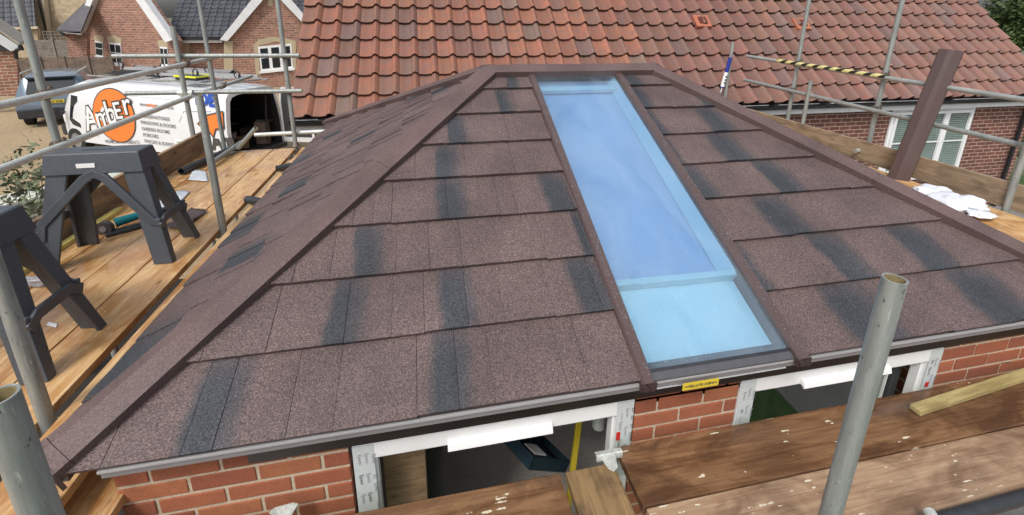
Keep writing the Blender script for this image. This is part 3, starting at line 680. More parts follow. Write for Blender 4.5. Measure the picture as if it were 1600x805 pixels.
mb = MB(); mb.box((-.24, -.15, 0), (.24, .15, .012), Mr)
for a in ((-.24, -.15, -.23, .15), (.23, -.15, .24, .15), (-.24, -.15, .24, -.14), (-.24, .14, .24, .15), (-.005, -.14, .005, .14)): mb.box((a[0], a[1], .012), (a[2], a[3], .09), Mr)
mb.build('tray', mat('dull_blue_plastic', (.02, .042, .056), .45), t)
mb = MB()
for i in range(7): mb.box((-.20 + i * .022, -.12, .09), (-.190 + i * .022, .0, .098), Mr)
mb.build('slots', M_white, t)
mb = MB(); mb.bar((-.22, .42, 2.1), (-.10, .62, 1.45), .035, .02); tag(mb.build('metal_strut', M_greyfascia), 'grey metal strut leaning behind the blue tray', 'strut')
t = thing('bottle', (-.03, .42, 1.6), 'clear crumpled plastic bottle behind the clamp inside the left window', 'bottle')
mb = MB(); mb.tube((-.01, .30, 1.80), (-.01, .29, 1.90), .032, 18); mb.tube((-.01, .29, 1.90), (-.01, .287, 1.95), .032, 18, r1=.014); mb.build('body', mat('cloudy_plastic', (.42, .44, .44), .25), t, smooth=True)

# ------------------------------------------------------------------ house behind (brown pantiles)
def pantile_roof(name, o, ud, vd, nrm, width, rows, tw, gauge, colf, parent, material, uL=None, uR=None, amp=.028, nseg=10, lap=.05, step=.026, streak_edge_shade=True):
    o, ud, vd, nrm = Vector(o), Vector(ud), Vector(vd), Vector(nrm); mb = MB(); ncol = int(math.ceil(width / tw))
    def prof(f):            # flat pan with one round roll at its right side
        if f > .60: q = (f - .60) / .40; return amp * math.sin(math.pi * q) ** .9
        return amp * .10 * (math.cos(f / .60 * 2 * math.pi) - 1)
    for r in range(rows):
        va = r * gauge
        for c in range(ncol):
            u0 = c * tw; jz = random.uniform(-.002, .002); jv = random.uniform(-.003, .003)
            col = colf(r, c)
            vs = []; n = nseg
            for v, h in ((va + jv, step), (va + gauge * .5, step * .5), (va + gauge + lap, -.002)):
                for i in range(n + 1):
                    f = i / n; u = u0 + f * tw + (.002 if i == n else 0)
                    lo = uL(v) if uL else 0; hi = uR(v) if uR else width
                    u = min(max(u, lo), hi)
                    vs.append(o + ud * u + vd * v + nrm * (prof(f) + h + jz - (.003 if i in (0,) else 0)))
            for i in range(n + 1): vs.append(vs[i] - nrm * step * .95 + vd * .012)
            fs = []
            for j in range(2):
                for i in range(n): fs.append((j * (n + 1) + i, j * (n + 1) + i + 1, (j + 1) * (n + 1) + i + 1, (j + 1) * (n + 1) + i))
            b = 3 * (n + 1)
            for i in range(n): fs.append((b + i, b + i + 1, i + 1, i))
            fs = [f for f in fs if (vs[f[0]] - vs[f[1]]).length > 1e-4 or (vs[f[2]] - vs[f[3]]).length > 1e-4]
            if fs:
                b0_ = len(mb.f); mb.add(vs, fs, col)
                if streak_edge_shade:
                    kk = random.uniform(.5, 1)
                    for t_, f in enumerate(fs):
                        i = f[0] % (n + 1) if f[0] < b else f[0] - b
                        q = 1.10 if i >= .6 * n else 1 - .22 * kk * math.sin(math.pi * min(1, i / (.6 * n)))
                        if f[0] >= b: q = .32  # lower edge coloured dark to paint in the shadow line under each tile
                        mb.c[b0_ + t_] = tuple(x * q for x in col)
    ob = mb.build(name, material, parent)
    me = ob.data; bm = bmesh.new(); bm.from_mesh(me)
    for f in bm.faces:
        if f.normal.dot(nrm) < -.2: f.normal_flip()
    bm.to_mesh(me); bm.free()
    me.polygons.foreach_set('use_smooth', [True] * len(me.polygons)); me.set_sharp_from_angle(angle=R_(50))
    return ob
HY, HZ, HX0, HX1 = 5.03, 2.37, -2.56, 11.30
house = thing('house', (4.4, 7, 0), 'red brick house with a large brown pantiled roof right behind the conservatory', 'house')
r45 = math.sqrt(.5); pr = random.Random(5)
def hcol(r, c):
    x = pr.random()
    if c * .2888 > 5.2: base = (.205, .090, .066) if x > .09 else (.17, .10, .085)
    else: base = (.275, .110, .066) if x > .13 else (.19, .115, .092)
    if .13 < x < .38: base = (.205, .098, .070)
    k = pr.uniform(.82, 1.14); return (base[0] * k, base[1] * k * pr.uniform(.95, 1.06), base[2] * k)
ptile = pantile_roof('roof', (HX0, HY - .02, HZ), (1, 0, 0), (0, r45, r45), (0, -r45, r45), HX1 - HX0, 15, .2888, .347, hcol, house, M_house_tile, amp=.062, step=.050)
mb = MB(); q = .0
mb.add([(HX0 + .05, HY, HZ - .03), (HX1 - .05, HY, HZ - .03), (HX1 - .05, HY + 3.75, HZ + 3.72), (HX0 + .05, HY + 3.75, HZ + 3.72)], [(0, 1, 2, 3)])
mb.add([(HX0 + .05, HY + 7.5, HZ - .03), (HX1 - .05, HY + 7.5, HZ - .03), (HX1 - .05, HY + 3.75, HZ + 3.72), (HX0 + .05, HY + 3.75, HZ + 3.72)], [(0, 1, 2, 3)])
mb.build('roof_underlay', M_lip, ptile)
mb = MB(); mb.tube((HX0, HY + 3.73, HZ + 3.73), (HX1, HY + 3.73, HZ + 3.73), .11, 12); mb.build('ridge', M_cap, ptile)
for xx, s_ in ((HX0, 1), (HX1 - .02, 1)):       # verge edge and its white clips
    mb = MB(); mb.add([(xx + .02, HY, HZ - .05), (xx + .05, HY, HZ - .05), (xx + .05, HY + 3.75, HZ + 3.70), (xx + .02, HY + 3.75, HZ + 3.70), (xx + .02, HY, HZ + .02), (xx + .05, HY, HZ + .02), (xx + .05, HY + 3.75, HZ + 3.77), (xx + .02, HY + 3.75, HZ + 3.77)],
       [(0, 1, 2, 3), (4, 5, 6, 7), (0, 1, 5, 4), (1, 2, 6, 5), (2, 3, 7, 6), (3, 0, 4, 7)]); mb.build('verge', mat('verge_tile', (.20, .10, .075), .7, n2=(30, .2)), ptile)
for xx in (HX0 - .004, HX1 - .006):
    for r in range(15):
        p = Vector((xx, HY + (r * .347 + .02) * r45, HZ + (r * .347 + .02) * r45)); mb = MB(); mb.box(p - Vector((.006, .01, .008)), p + Vector((.012, .012, .016)), ch=.003); mb.build('verge_clip', M_white, ptile)
# two vent tiles
nR = Vector((0, -r45, r45)); vR = Vector((0, r45, r45))
for (px_, py_) in ((1095, 36), (1250, 40)):
    p = onp(px_, py_, (0, HY, HZ + .03), nR); mb = MB()
    M = frame(p + nR * .055, (1, 0, 0), vR)
    mb.box((-.15, -.14, -.06), (.15, .14, .006), M, ch=.006); vt = mb.build('vent_tile', mat('bright_terracotta', (.38, .13, .075), .6, n2=(80, .15)), ptile)
    mb = MB(); 
    for i in range(6): mb.box((-.075, -.07 + i * .026, .004), (.075, -.054 + i * .026, .030), M)
    mb.build('grille', mat('dark_terracotta', (.16, .045, .03), .7), vt)
# gutter, fascia, walls
mb = MB(); n = 10
for i in range(n):
    a0 = math.pi + math.pi * i / n; a1 = math.pi + math.pi * (i + 1) / n; rr_ = .064
    c0 = (HY - .075 + rr_ * math.cos(a0), HZ - .030 + rr_ * math.sin(a0)); c1 = (HY - .075 + rr_ * math.cos(a1), HZ - .030 + rr_ * math.sin(a1))
    mb.add([(HX0 + .02, *c0), (HX1 + .02, *c0), (HX1 + .02, *c1), (HX0 + .02, *c1)], [(0, 1, 2, 3)])
mb.box((HX0 + .01, HY - .135, HZ - .065), (HX0 + .02, HY - .016, HZ - .0)); mb.box((HX1 + .02, HY - .135, HZ - .065), (HX1 + .03, HY - .016, HZ - .0))
mb.box((HX0 + .02, HY - .144, HZ - .036), (HX1 + .02, HY - .134, HZ - .022))
gt = mb.build('gutter', M_gut, house, smooth=True); md = gt.modifiers.new('s', 'SOLIDIFY'); md.thickness = .003
for xx in (-2.2, 4.9, 5.9, 8.6, 10.4):
    mb = MB(); mb.box((xx, HY - .14, HZ - .07), (xx + .12, HY - .014, HZ - .004), ch=.01); mb.build('gutter_bracket', M_gut, gt)
mb = MB(); mb.box((HX0 + .06, HY - .012, HZ - .19), (HX1 - .02, HY + .012, HZ - .02)); mb.build('fascia', M_white, house)
mb = MB(); mb.box((HX0 + .1, HY + .012, HZ - .20), (HX1 - .05, HY + .2, HZ - .185)); mb.build('soffit', M_white, house)
mb = MB(); mb.box((HX0 + .25, HY + .16, 0), (HX1 - .12, HY + .4, HZ - .188)); mb.box((HX1 - .40, HY + .402, 0), (HX1 - .12, HY + 7.3, HZ - .188)); mb.box((HX0 + .25, HY + .402, 0), (HX0 + .5, HY + 7.3, HZ - .188))
mb.build('brick_wall', M_brick_near, house)
# house window with blinds
wy = HY + .158
Pw = {k: at(x, y, 1, wy) for k, (x, y) in {'tl': (1412, 182), 'tr': (1518, 172), 'br': (1495, 268)}.items()}
WX0, WX1, WZ0, WZ1 = 7.62, 9.36, .80, HZ - .20
WX1 = (Pw['tr'].x + Pw['br'].x) / 2; WX0 = WX1 - 1.95; WZ0 = Pw['br'].z
hw = MB()
y0, y1 = wy - .035, wy - .002
def fbox(m_, x0, x1, z0, z1, t, y0, y1):
    m_.box((x0, y0, z1 - t), (x1, y1, z1), ch=.005); m_.box((x0, y0, z0), (x1, y1, z0 + t), ch=.005)
    m_.box((x0, y0 + .001, z0 + t), (x0 + t, y1, z1 - t), ch=.005); m_.box((x1 - t, y0 + .001, z0 + t), (x1, y1, z1 - t), ch=.005)
fbox(hw, WX0, WX1, WZ0, WZ1, .06, y0, y1)
hwo = hw.build('window', M_white, house)
third = (WX1 - WX0 - .12) / 3
for i in range(3):
    s = MB(); a = WX0 + .062 + i * third; fbox(s, a, a + third - .004, WZ0 + .062, WZ1 - .062, .055, y0 - .03, y0 + .012)
    zc = (WZ0 + WZ1) / 2; s.box((a + .055, y0 - .012, zc - .011), (a + third - .06, y0 + .002, zc + .011)); so = s.build('sash', M_white, hwo)
    pn = MB(); pn.box((a + .055, y0 + .004, WZ0 + .115), (a + third - .058, y0 + .008, WZ1 - .115)); pn.build('pane', M_clear, so)
    bl = MB(); z = WZ0 + .12
    while z < WZ1 - .12:
        M = Matrix.Translation((a + .055, y0 + .022, z)) @ Matrix.Rotation(R_(50), 4, 'X'); bl.box((0, -.016, -.001), (third - .113, .016, .001), M); z += .038
    bl.build('blind', M_blind, hwo)
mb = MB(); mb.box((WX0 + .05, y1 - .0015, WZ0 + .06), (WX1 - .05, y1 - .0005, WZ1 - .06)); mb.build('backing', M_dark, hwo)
mb = MB(); mb.box((WX0 - .06, wy - .13, WZ0 - .05), (WX1 + .06, wy - .002, WZ0 - .004), ch=.006); mb.build('sill', M_white, hwo)
# downpipes
def pipe_chain(pts, r, name, m_, parent, n=12):
    mb = MB()
    for a, b in zip(pts[:-1], pts[1:]): mb.tube(a, b, r, n)
    for p in pts[1:-1]:
        mb.tube(Vector(p) - Vector((0, 0, r * 1.15)), Vector(p) + Vector((0, 0, r * 1.15)), r * 1.18, n)
    return mb.build(name, m_, parent, smooth=True)
xd = HX1 - .42
pipe_chain([(xd + .1, HY - .075, HZ - .05), (xd + .1, HY - .05, HZ - .17), (xd + .02, HY + .09, HZ - .33), (xd, HY + .10, 0.0)], .034, 'downpipe', M_gut, house)
pipe_chain([(-1.93, HY - .075, HZ - .05), (-1.93, HY - .075, HZ - .20), (-1.93, HY + .09, HZ - .42), (-1.93, HY + .09, 0)], .04, 'downpipe', M_gut, house)
mb = MB(); mb.tube((-1.93, HY - .075, HZ - .17), (-1.93, HY - .075, HZ - .06), .055, 14); mb.build('gutter_outlet', M_gut, house, smooth=True)

# ------------------------------------------------------------------ scaffold
RAD = .0242
def swivel(mb, p, ax, r=RAD):
    """forged coupler wrapped round a tube at p, axis ax"""
    p = Vector(p); ax = Vector(ax).normalized(); mb.tube(p - ax * .024, p + ax * .024, r * 1.6, 14)
    s = ax.orthogonal().normalized(); 
    mb.tube(p + s * r * 1.2 - ax * .0, p + s * (r + .05), .008, 8); mb.tube(p + s * (r + .03), p + s * (r + .048), .014, 6)
    mb.bar(p - s * r * 1.2 + ax * .02, p - s * (r + .03) + ax * .0, .04, .02)
def pole(name, p0, p1, label, cat, group=None, coup=(), m_=None, base=False, hollow=True, tint=None, seams=True):
    p0, p1 = Vector(p0), Vector(p1)
    t = thing(name, p0, label, cat, group)
    d = (p1 - p0).normalized()
    mb = MB(); mb.tube(p0, p1, RAD, 28, inner=RAD - .0042); mb.build('tube', m_ or M_pole, t, smooth=True)
    mb = MB(); mb.tube(p1 - d * .15, p1 - d * .001, RAD - .0045, 20, inner=RAD - .005); mb.build('bore', M_brass, t, smooth=True)
    for c in coup:
        mb = MB(); swivel(mb, c[0], c[1]); mb.build('coupler', M_coup, t, smooth=False)
    if base:
        mb = MB(); mb.tube(p0, p0 + Vector((0, 0, .035)), .034, 16, r1=.028); mb.build('collar', M_galvl, t, smooth=True)
    return t
GS = 'scaffold standards around the conservatory'
GR = 'scaffold guard rails'
XO = -3.30; XI = -2.270; X4 = 4.12
pole('scaffold_pole', (XO, 2.24, 0), (XO, 2.24, 5.2), 'upright scaffold pole crossing the steel blue car at the left edge', 'scaffold pole', GS, [((XO + .0, 2.24, 3.185), (0, 1, 0)), ((XO, 2.24, 2.825), (0, 1, 0))])
pole('scaffold_pole', (XO, 4.04, 0), (XO, 4.04, 3.60), 'upright scaffold pole with a low open top in front of the bungalow roof', 'scaffold pole', GS, [((XO, 4.04, 3.20), (0, 1, 0)), ((XO, 4.04, 2.85), (1, 0, 0))])
pole('scaffold_pole', (XO, 4.73, 0), (XO, 4.73, 5.2), 'tall upright scaffold pole in front of the blue letters on the van', 'scaffold pole', GS, [((XO, 4.73, 3.21), (0, 1, 0))])
pole('scaffold_pole', (XI, 2.03, .0), (XI, 2.03, 3.19), 'upright scaffold pole standing in the board gap beside the whole black trestle', 'scaffold pole', GS)
pole('scaffold_pole', (XI, .40, .0), (XI, .40, 2.92), 'upright scaffold pole in front of the nearer plastic trestle', 'scaffold pole', GS)
pole('scaffold_pole', (XI - .02, 4.14, .0), (XI - .02, 4.14, 5.2), 'upright scaffold pole in front of the white gable window', 'scaffold pole', GS, [((XI - .02, 4.14, 3.285), (1, 0, 0)), ((XI - .02, 4.14, 2.89), (1, 0, 0))])
mb = MB(); mb.tube((XI - .02, 4.14, 2.23), (XI - .02, 4.14, 2.26), .05, 16, r1=.03); tag(mb.build('pole_collar', M_coup, smooth=True), 'rusty collar round the pole foot at the far end of the left deck', 'collar')
pole('scaffold_pole', (-1.44, -.6, 0), (-1.44, -.6, 3.150), 'thick looking scaffold pole end cut off by the bottom left corner', 'scaffold pole', GS)
pole('scaffold_pole', (.25, -.6, 0), (.25, -.6, 3.157), 'large scaffold pole in front of the right window, open at the top', 'scaffold pole', GS)
f1 = at(1230, 190, 0, X4); m1 = at(1357, 225, 0, X4)
pole('scaffold_pole', (X4, f1.y, 0), (X4, f1.y, 5.2), 'upright scaffold pole in front of the right vent tile on the brown roof', 'scaffold pole', GS, [((X4, f1.y, at(1241, 98, 0, X4).z), (0, 1, 0)), ((X4, f1.y, at(1233, 140, 0, X4).z), (0, 1, 0))])
pole('scaffold_pole', (X4, m1.y, 2.32), (X4, m1.y, 5.2), 'upright scaffold pole ending above the right toe board', 'scaffold pole', GS, [((X4, m1.y, at(1381, 118, 0, X4).z), (0, 1, 0)), ((X4, m1.y, at(1368, 170, 0, X4).z), (0, 1, 0))])
e0 = Vector((X4 - .0, m1.y, 2.33)); mb = MB(); mb.tube(e0 + Vector((0, 0, 0)), e0 + Vector((-.16, .0, -.02)), RAD, 16); tag(mb.build('putlog_end', M_galv, smooth=True), 'short horizontal tube end at the foot of the pole above the right toe board', 'scaffold tube')
s1 = at(1252, 205, 0, X4 - .07); s2 = at(1266, 126, 0, X4 - .07)
pole('scaffold_pole', (s1.x, s1.y, 1.4), (s1.x, s1.y, s2.z), 'short stub of scaffold pole in front of the lower right rail', 'scaffold pole', GS)
n1_ = at(1565, 345, 0, 4.0)
pole('scaffold_pole', (4.0, n1_.y, 2.0), (4.0, n1_.y, 5.0), 'upright scaffold pole at the right edge beside the white plastic sheet', 'scaffold pole', GS)
# rails
ya = -1.4
r1a = at(0, 165, 0, XO + .05); r1b = at(290, 100, 0, XO + .05); r2a = at(0, 265, 0, XO + .05); r2b = at(300, 150, 0, XO + .05)
def line_at(a, b, y): t_ = (y - a.y) / (b.y - a.y); return a + (b - a) * t_
pole('guard_rail', line_at(r1a, r1b, -.6), line_at(r1a, r1b, 4.95), 'upper sloping guard rail on the left, passing above the van lettering', 'scaffold rail', GR, m_=M_galvl, coup=[(line_at(r1a, r1b, 4.05), (0, 1, 0))])
pole('guard_rail', line_at(r2a, r2b, -.6), line_at(r2a, r2b, 4.2), 'lower sloping guard rail on the left, crossing the orange disc on the van', 'scaffold rail', GR, m_=M_galvl)
q0 = at(300, 150, 1, 4.2); q1 = at(393, 119, 1, 6.6)
pole('guard_rail', q0, q1, 'pale tube running on from the pole tops towards the roof corner of the open van', 'scaffold rail', GR, m_=M_galvl, coup=[(q0 + (q1 - q0) * .42, (q1 - q0))])
for (xa, y_a, xb, y_b, yy, lab) in ((176, 88, 468, 87, 4.09, 'upper cross rail at the far end of the left deck, level with the gable window'), (196, 146, 472, 142, 4.09, 'lower cross rail at the far end of the left deck, in front of the van')):
    pole('guard_rail', at(xa, y_a, 1, yy), at(xb, y_b, 1, yy), lab, 'scaffold rail', GR)
mb = MB(); pc = at(290, 145, 1, 4.06); mb.tube(pc - Vector((.07, 0, 0)), pc + Vector((.07, 0, 0)), RAD * 1.22, 16); mb.box(pc + Vector((-.05, -.04, -.045)), pc + Vector((.09, .02, -.03)), ch=.004); tag(mb.build('tube_sleeve', M_galvl, smooth=False), 'pale joining sleeve on the lower cross rail in front of the van', 'coupler')
pole('guard_rail', at(398, 211, 1, 4.2), at(512, 205, 1, 4.2), 'pale low tube resting level with the deck at its far end', 'scaffold rail', GR, m_=M_galvl)
pole('brace_tube', at(372, 232, 1, 4.05), at(400, 200, 1, 3.95), 'short grey tube offcut leaning on the end of the left toe board', 'scaffold tube', None)
pole('brace_tube', at(330, 255, 2, 2.25), at(378, 222, 2, 2.27), 'grey tube lying on the deck beside the long black pipe', 'scaffold tube', None)
a1_ = at(1168, 88, 0, X4 - .05); b1_ = at(1600, 156, 0, X4 - .05)
rt = pole('guard_rail', line_at(a1_, b1_, -.3), a1_, 'upper rail on the right, part wrapped in yellow and black tape', 'scaffold rail', GR, m_=M_galv)
M_hazard = bpy.data.materials.new('hazard_tape'); M_hazard.use_nodes = True; _t = M_hazard.node_tree
_w = _t.nodes.new('ShaderNodeTexWave'); _w.wave_type = 'BANDS'; _w.bands_direction = 'DIAGONAL'; _w.inputs['Scale'].default_value = 3.6; _w.inputs['Distortion'].default_value = .4
_c = _t.nodes.new('ShaderNodeTexCoord'); _r = _t.nodes.new('ShaderNodeValToRGB'); _r.color_ramp.interpolation = 'CONSTANT'; _r.color_ramp.elements[0].color = (.02, .02, .015, 1); _r.color_ramp.elements[1].position = .45; _r.color_ramp.elements[1].color = (.62, .56, .24, 1)
_t.links.new(_c.outputs['Object'], _w.inputs['Vector']); _t.links.new(_w.outputs[0], _r.inputs[0]); _t.links.new(_r.outputs[0], _t.nodes['Principled BSDF'].inputs['Base Color'])
h0 = at(1215, 95, 0, X4 - .05); h1 = at(1385, 121, 0, X4 - .05)
mb = MB(); mb.tube(h0, h1, RAD + .0025, 24, cap=False); mb.build('hazard_tape', M_hazard, rt, smooth=True)
a2_ = at(1163, 125, 0, X4 - .05); b2_ = at(1600, 228, 0, X4 - .05)
pole('guard_rail', line_at(a2_, b2_, -.3), a2_, 'lower rail on the right, running down in front of the house window', 'scaffold rail', GR)

# boards
def board(p, length, width, m_, rz, label, group=None, cat='scaffold board', z=None, th=.038, ends=True, name='scaffold_board', sag=0):
    """p = centre of the top face"""
    t = thing(name, p, label, cat, group, rz)
    mb = MB(); mb.box((-length / 2, -width / 2, -th), (length / 2, width / 2, 0), ch=.004)
    o = mb.build('plank', m_); o.parent = t
    if ends:
        mb = MB()
        for s in (-1, 1): mb.box((s * length / 2 - (.03 if s > 0 else .002), -width / 2 - .0015, -th - .0015), (s * length / 2 + (.002 if s > 0 else .03), width / 2 + .0015, .0015))
        o = mb.build('end_band', M_galv); o.parent = t
    return t
GLB = 'boards of the left deck'
ZD = 2.2
labs = ['board of the left deck directly left of the long dark gap', 'second board left of the long dark gap on the left deck', 'third board left of the long dark gap, under the black pipe', 'outermost board of the left deck beside the toe board']
for i in range(4):
    board((-2.412 - i * .247, 1.5, ZD + .003 * (i % 2)), 5.3 - .02 * i, .241, M_wood_l, R_(90), labs[i], GLB, ends=False)
board((-2.102, 1.55, ZD + .006), 5.2, .238, M_wood_l, R_(90), 'pale board running along under the left eave of the conservatory', GLB, ends=False)
board((-1.975, -.20, 2.10), 1.6, .215, M_wood_l, R_(90), 'stained board end below the front left roof corner', None, ends=False)
# transoms under left deck
for y in (-.5, .44, 2.07, 4.0):
    mb = MB(); mb.tube((-3.5, y, ZD - .07), (-1.92, y, ZD - .07), RAD, 12); tag(mb.build('transom_tube', M_galv, smooth=True), 'scaffold transom tube under the left deck, ' + {-.5: 'nearest of four', .44: 'second nearest of four', 2.07: 'third nearest of four', 4.0: 'at the far end of the deck'}[y], 'scaffold tube', 'transoms under the left deck')
# toe boards
tb = board((-3.235, 1.74, ZD + .115), 5.0, .225, M_wood_t, R_(90), 'brown toe board standing on edge along the outside of the left deck', None, 'toe board', ends=False, name='toe_board')
tb.rotation_euler = (R_(90), 0, R_(90)); tb.location = (-3.255, 1.72, ZD + .118)
tb = board((0, 0, 0), 5.6, .225, M_wood_tr, 0, 'weathered toe board standing on edge along the right side deck', None, 'toe board', ends=False, name='toe_board')
tb.rotation_euler = (R_(90), 0, R_(90)); tb.location = (4.045, 1.72, 2.2 + .118)
for i in range(5):
    board((2.83 + i * .247, 1.7, ZD - .002), 5.2, .241, M_wood_l, R_(90), 'board of the right side deck, ' + ('nearest the roof', 'second from the roof', 'middle one under the white sheet', 'second from the toe board', 'against the weathered toe board')[i], 'boards of the right deck', ends=False)
# front deck
ZF = 1.95
GF = 'boards of the front deck'
board((1.60, -.062, ZF), 3.27, .245, M_wood_f, 0, 'wet brown board under the right window, nearest to the brick wall', GF, ends=False)
board((1.61, -.303, ZF - .003), 3.27, .228, M_wood_s, 0, 'paler front board covered in cream mortar splashes', GF, ends=False)
board((1.95, -.585, ZF - .03), 2.4, .228, M_wood_s, 0, 'splashed board beyond the black pipe in the bottom right corner', GF, ends=False)
board((-1.145, -.170, ZF + .002), 1.68, .335, M_wood_f, 0, 'wet brown board under the left window', GF, ends=False)
cbL = at(882, 738, 2, ZF); cbR = at(968, 722, 2, ZF)
board(((cbL.x + cbR.x) / 2 - .012, -.5, ZF + .005), .99, .205, M_wood_o, R_(90), 'short rough board laid crosswise between the two front deck runs', None, ends=False)
mb = MB()
pk = at(950, 716, 2, ZF + .01)
for j in range(9): pass
prof = [(.0, .03), (-.045, .034), (-.055, .03), (-.06, .018), (-.056, .006)]
mb.prism([(pk.x - .052, pk.y + .02 + a * .4, ZF + b) for a, b in prof] + [(pk.x - .052, pk.y + .02 + a * .4, ZF + b - .004) for a, b in reversed(prof)], (.115, 0, 0))
mb.prism([(pk.x - .03, pk.y - .005, ZF + .015), (pk.x + .03, pk.y - .005, ZF + .015), (pk.x + .022, pk.y - .048, ZF + .012), (pk.x, pk.y - .06, ZF + .011), (pk.x - .018, pk.y - .045, ZF + .012)], (0, 0, .004))
tag(mb.build('board_clamp', M_galvl, smooth=False), 'bent galvanised end clamp on the corner of the crosswise board', 'clamp')
mb = MB(); pk = at(442, 797, 2, ZF + .03)
mb.prism([(pk.x - .045, pk.y - .004, pk.z), (pk.x - .03, pk.y + .012, pk.z), (pk.x + .03, pk.y + .018, pk.z), (pk.x + .05, pk.y + .01, pk.z), (pk.x + .035, pk.y - .02, pk.z - .006), (pk.x, pk.y - .028, pk.z - .01)], (0, 0, .004))
tag(mb.build('board_clamp', M_galvl), 'galvanised metal clip at the bottom edge beneath the left brick pier', 'clamp')
mb = MB(); pa = at(1440, 805, 2, 1.95); pb = at(1600, 753, 2, 1.95)
t = thing('drain_pipe', (.9, -.44, 1.95), 'black pipe lying along the bottom right corner of the front deck', 'pipe')
mb.tube((.72, -.447, 1.972), (2.6, -.432, 1.972), .024, 20, inner=.021); mb.build('pipe', M_black, t, smooth=True)
mb = MB(); pc = at(1452, 800, 2, 2.0); mb.tube(pc + Vector((-.05, -.09, 0)), pc + Vector((.0, .0, 0)), .02, 16, inner=.017); mb.build('stub', M_galvl, t, smooth=True)
# ledgers under the front deck
mb = MB(); mb.tube((-1.95, -.6, ZF - .075), (3.4, -.6, ZF - .075), RAD, 14); tag(mb.build('ledger_tube', M_galv, smooth=True), 'long scaffold ledger tube under the front deck', 'scaffold tube')
# batten
b0 = at(1430, 640, 2, 1.97); b1x = at(1610, 582, 2, 1.97); d_ = (b1x - b0)
t = thing('timber_batten', b0, 'yellow green treated batten lying on the wet front board below the right brick pier', 'batten')
mb = MB(); d_.z = 0; d_.normalize()
mb.box((0, -.024, -.012), (1.35, .024, .014), ch=.003); o = mb.build('batten', M_batten); o.parent = t; t.rotation_euler = (0, 0, math.atan2(d_.y, d_.x)); t.location = (b0.x, b0.y, ZF + .016)
mb = MB(); pk = at(1545, 568, 2, ZF + .01); mb.prism([(pk.x - .05, pk.y, pk.z), (pk.x, pk.y + .03, pk.z), (pk.x + .1, pk.y + .01, pk.z), (pk.x + .12, pk.y - .02, pk.z), (pk.x + .03, pk.y - .01, pk.z)], (0, 0, .004)); tag(mb.build('metal_scrap', M_coup), 'small scrap of bent metal behind the batten by the brick wall', 'scrap metal')

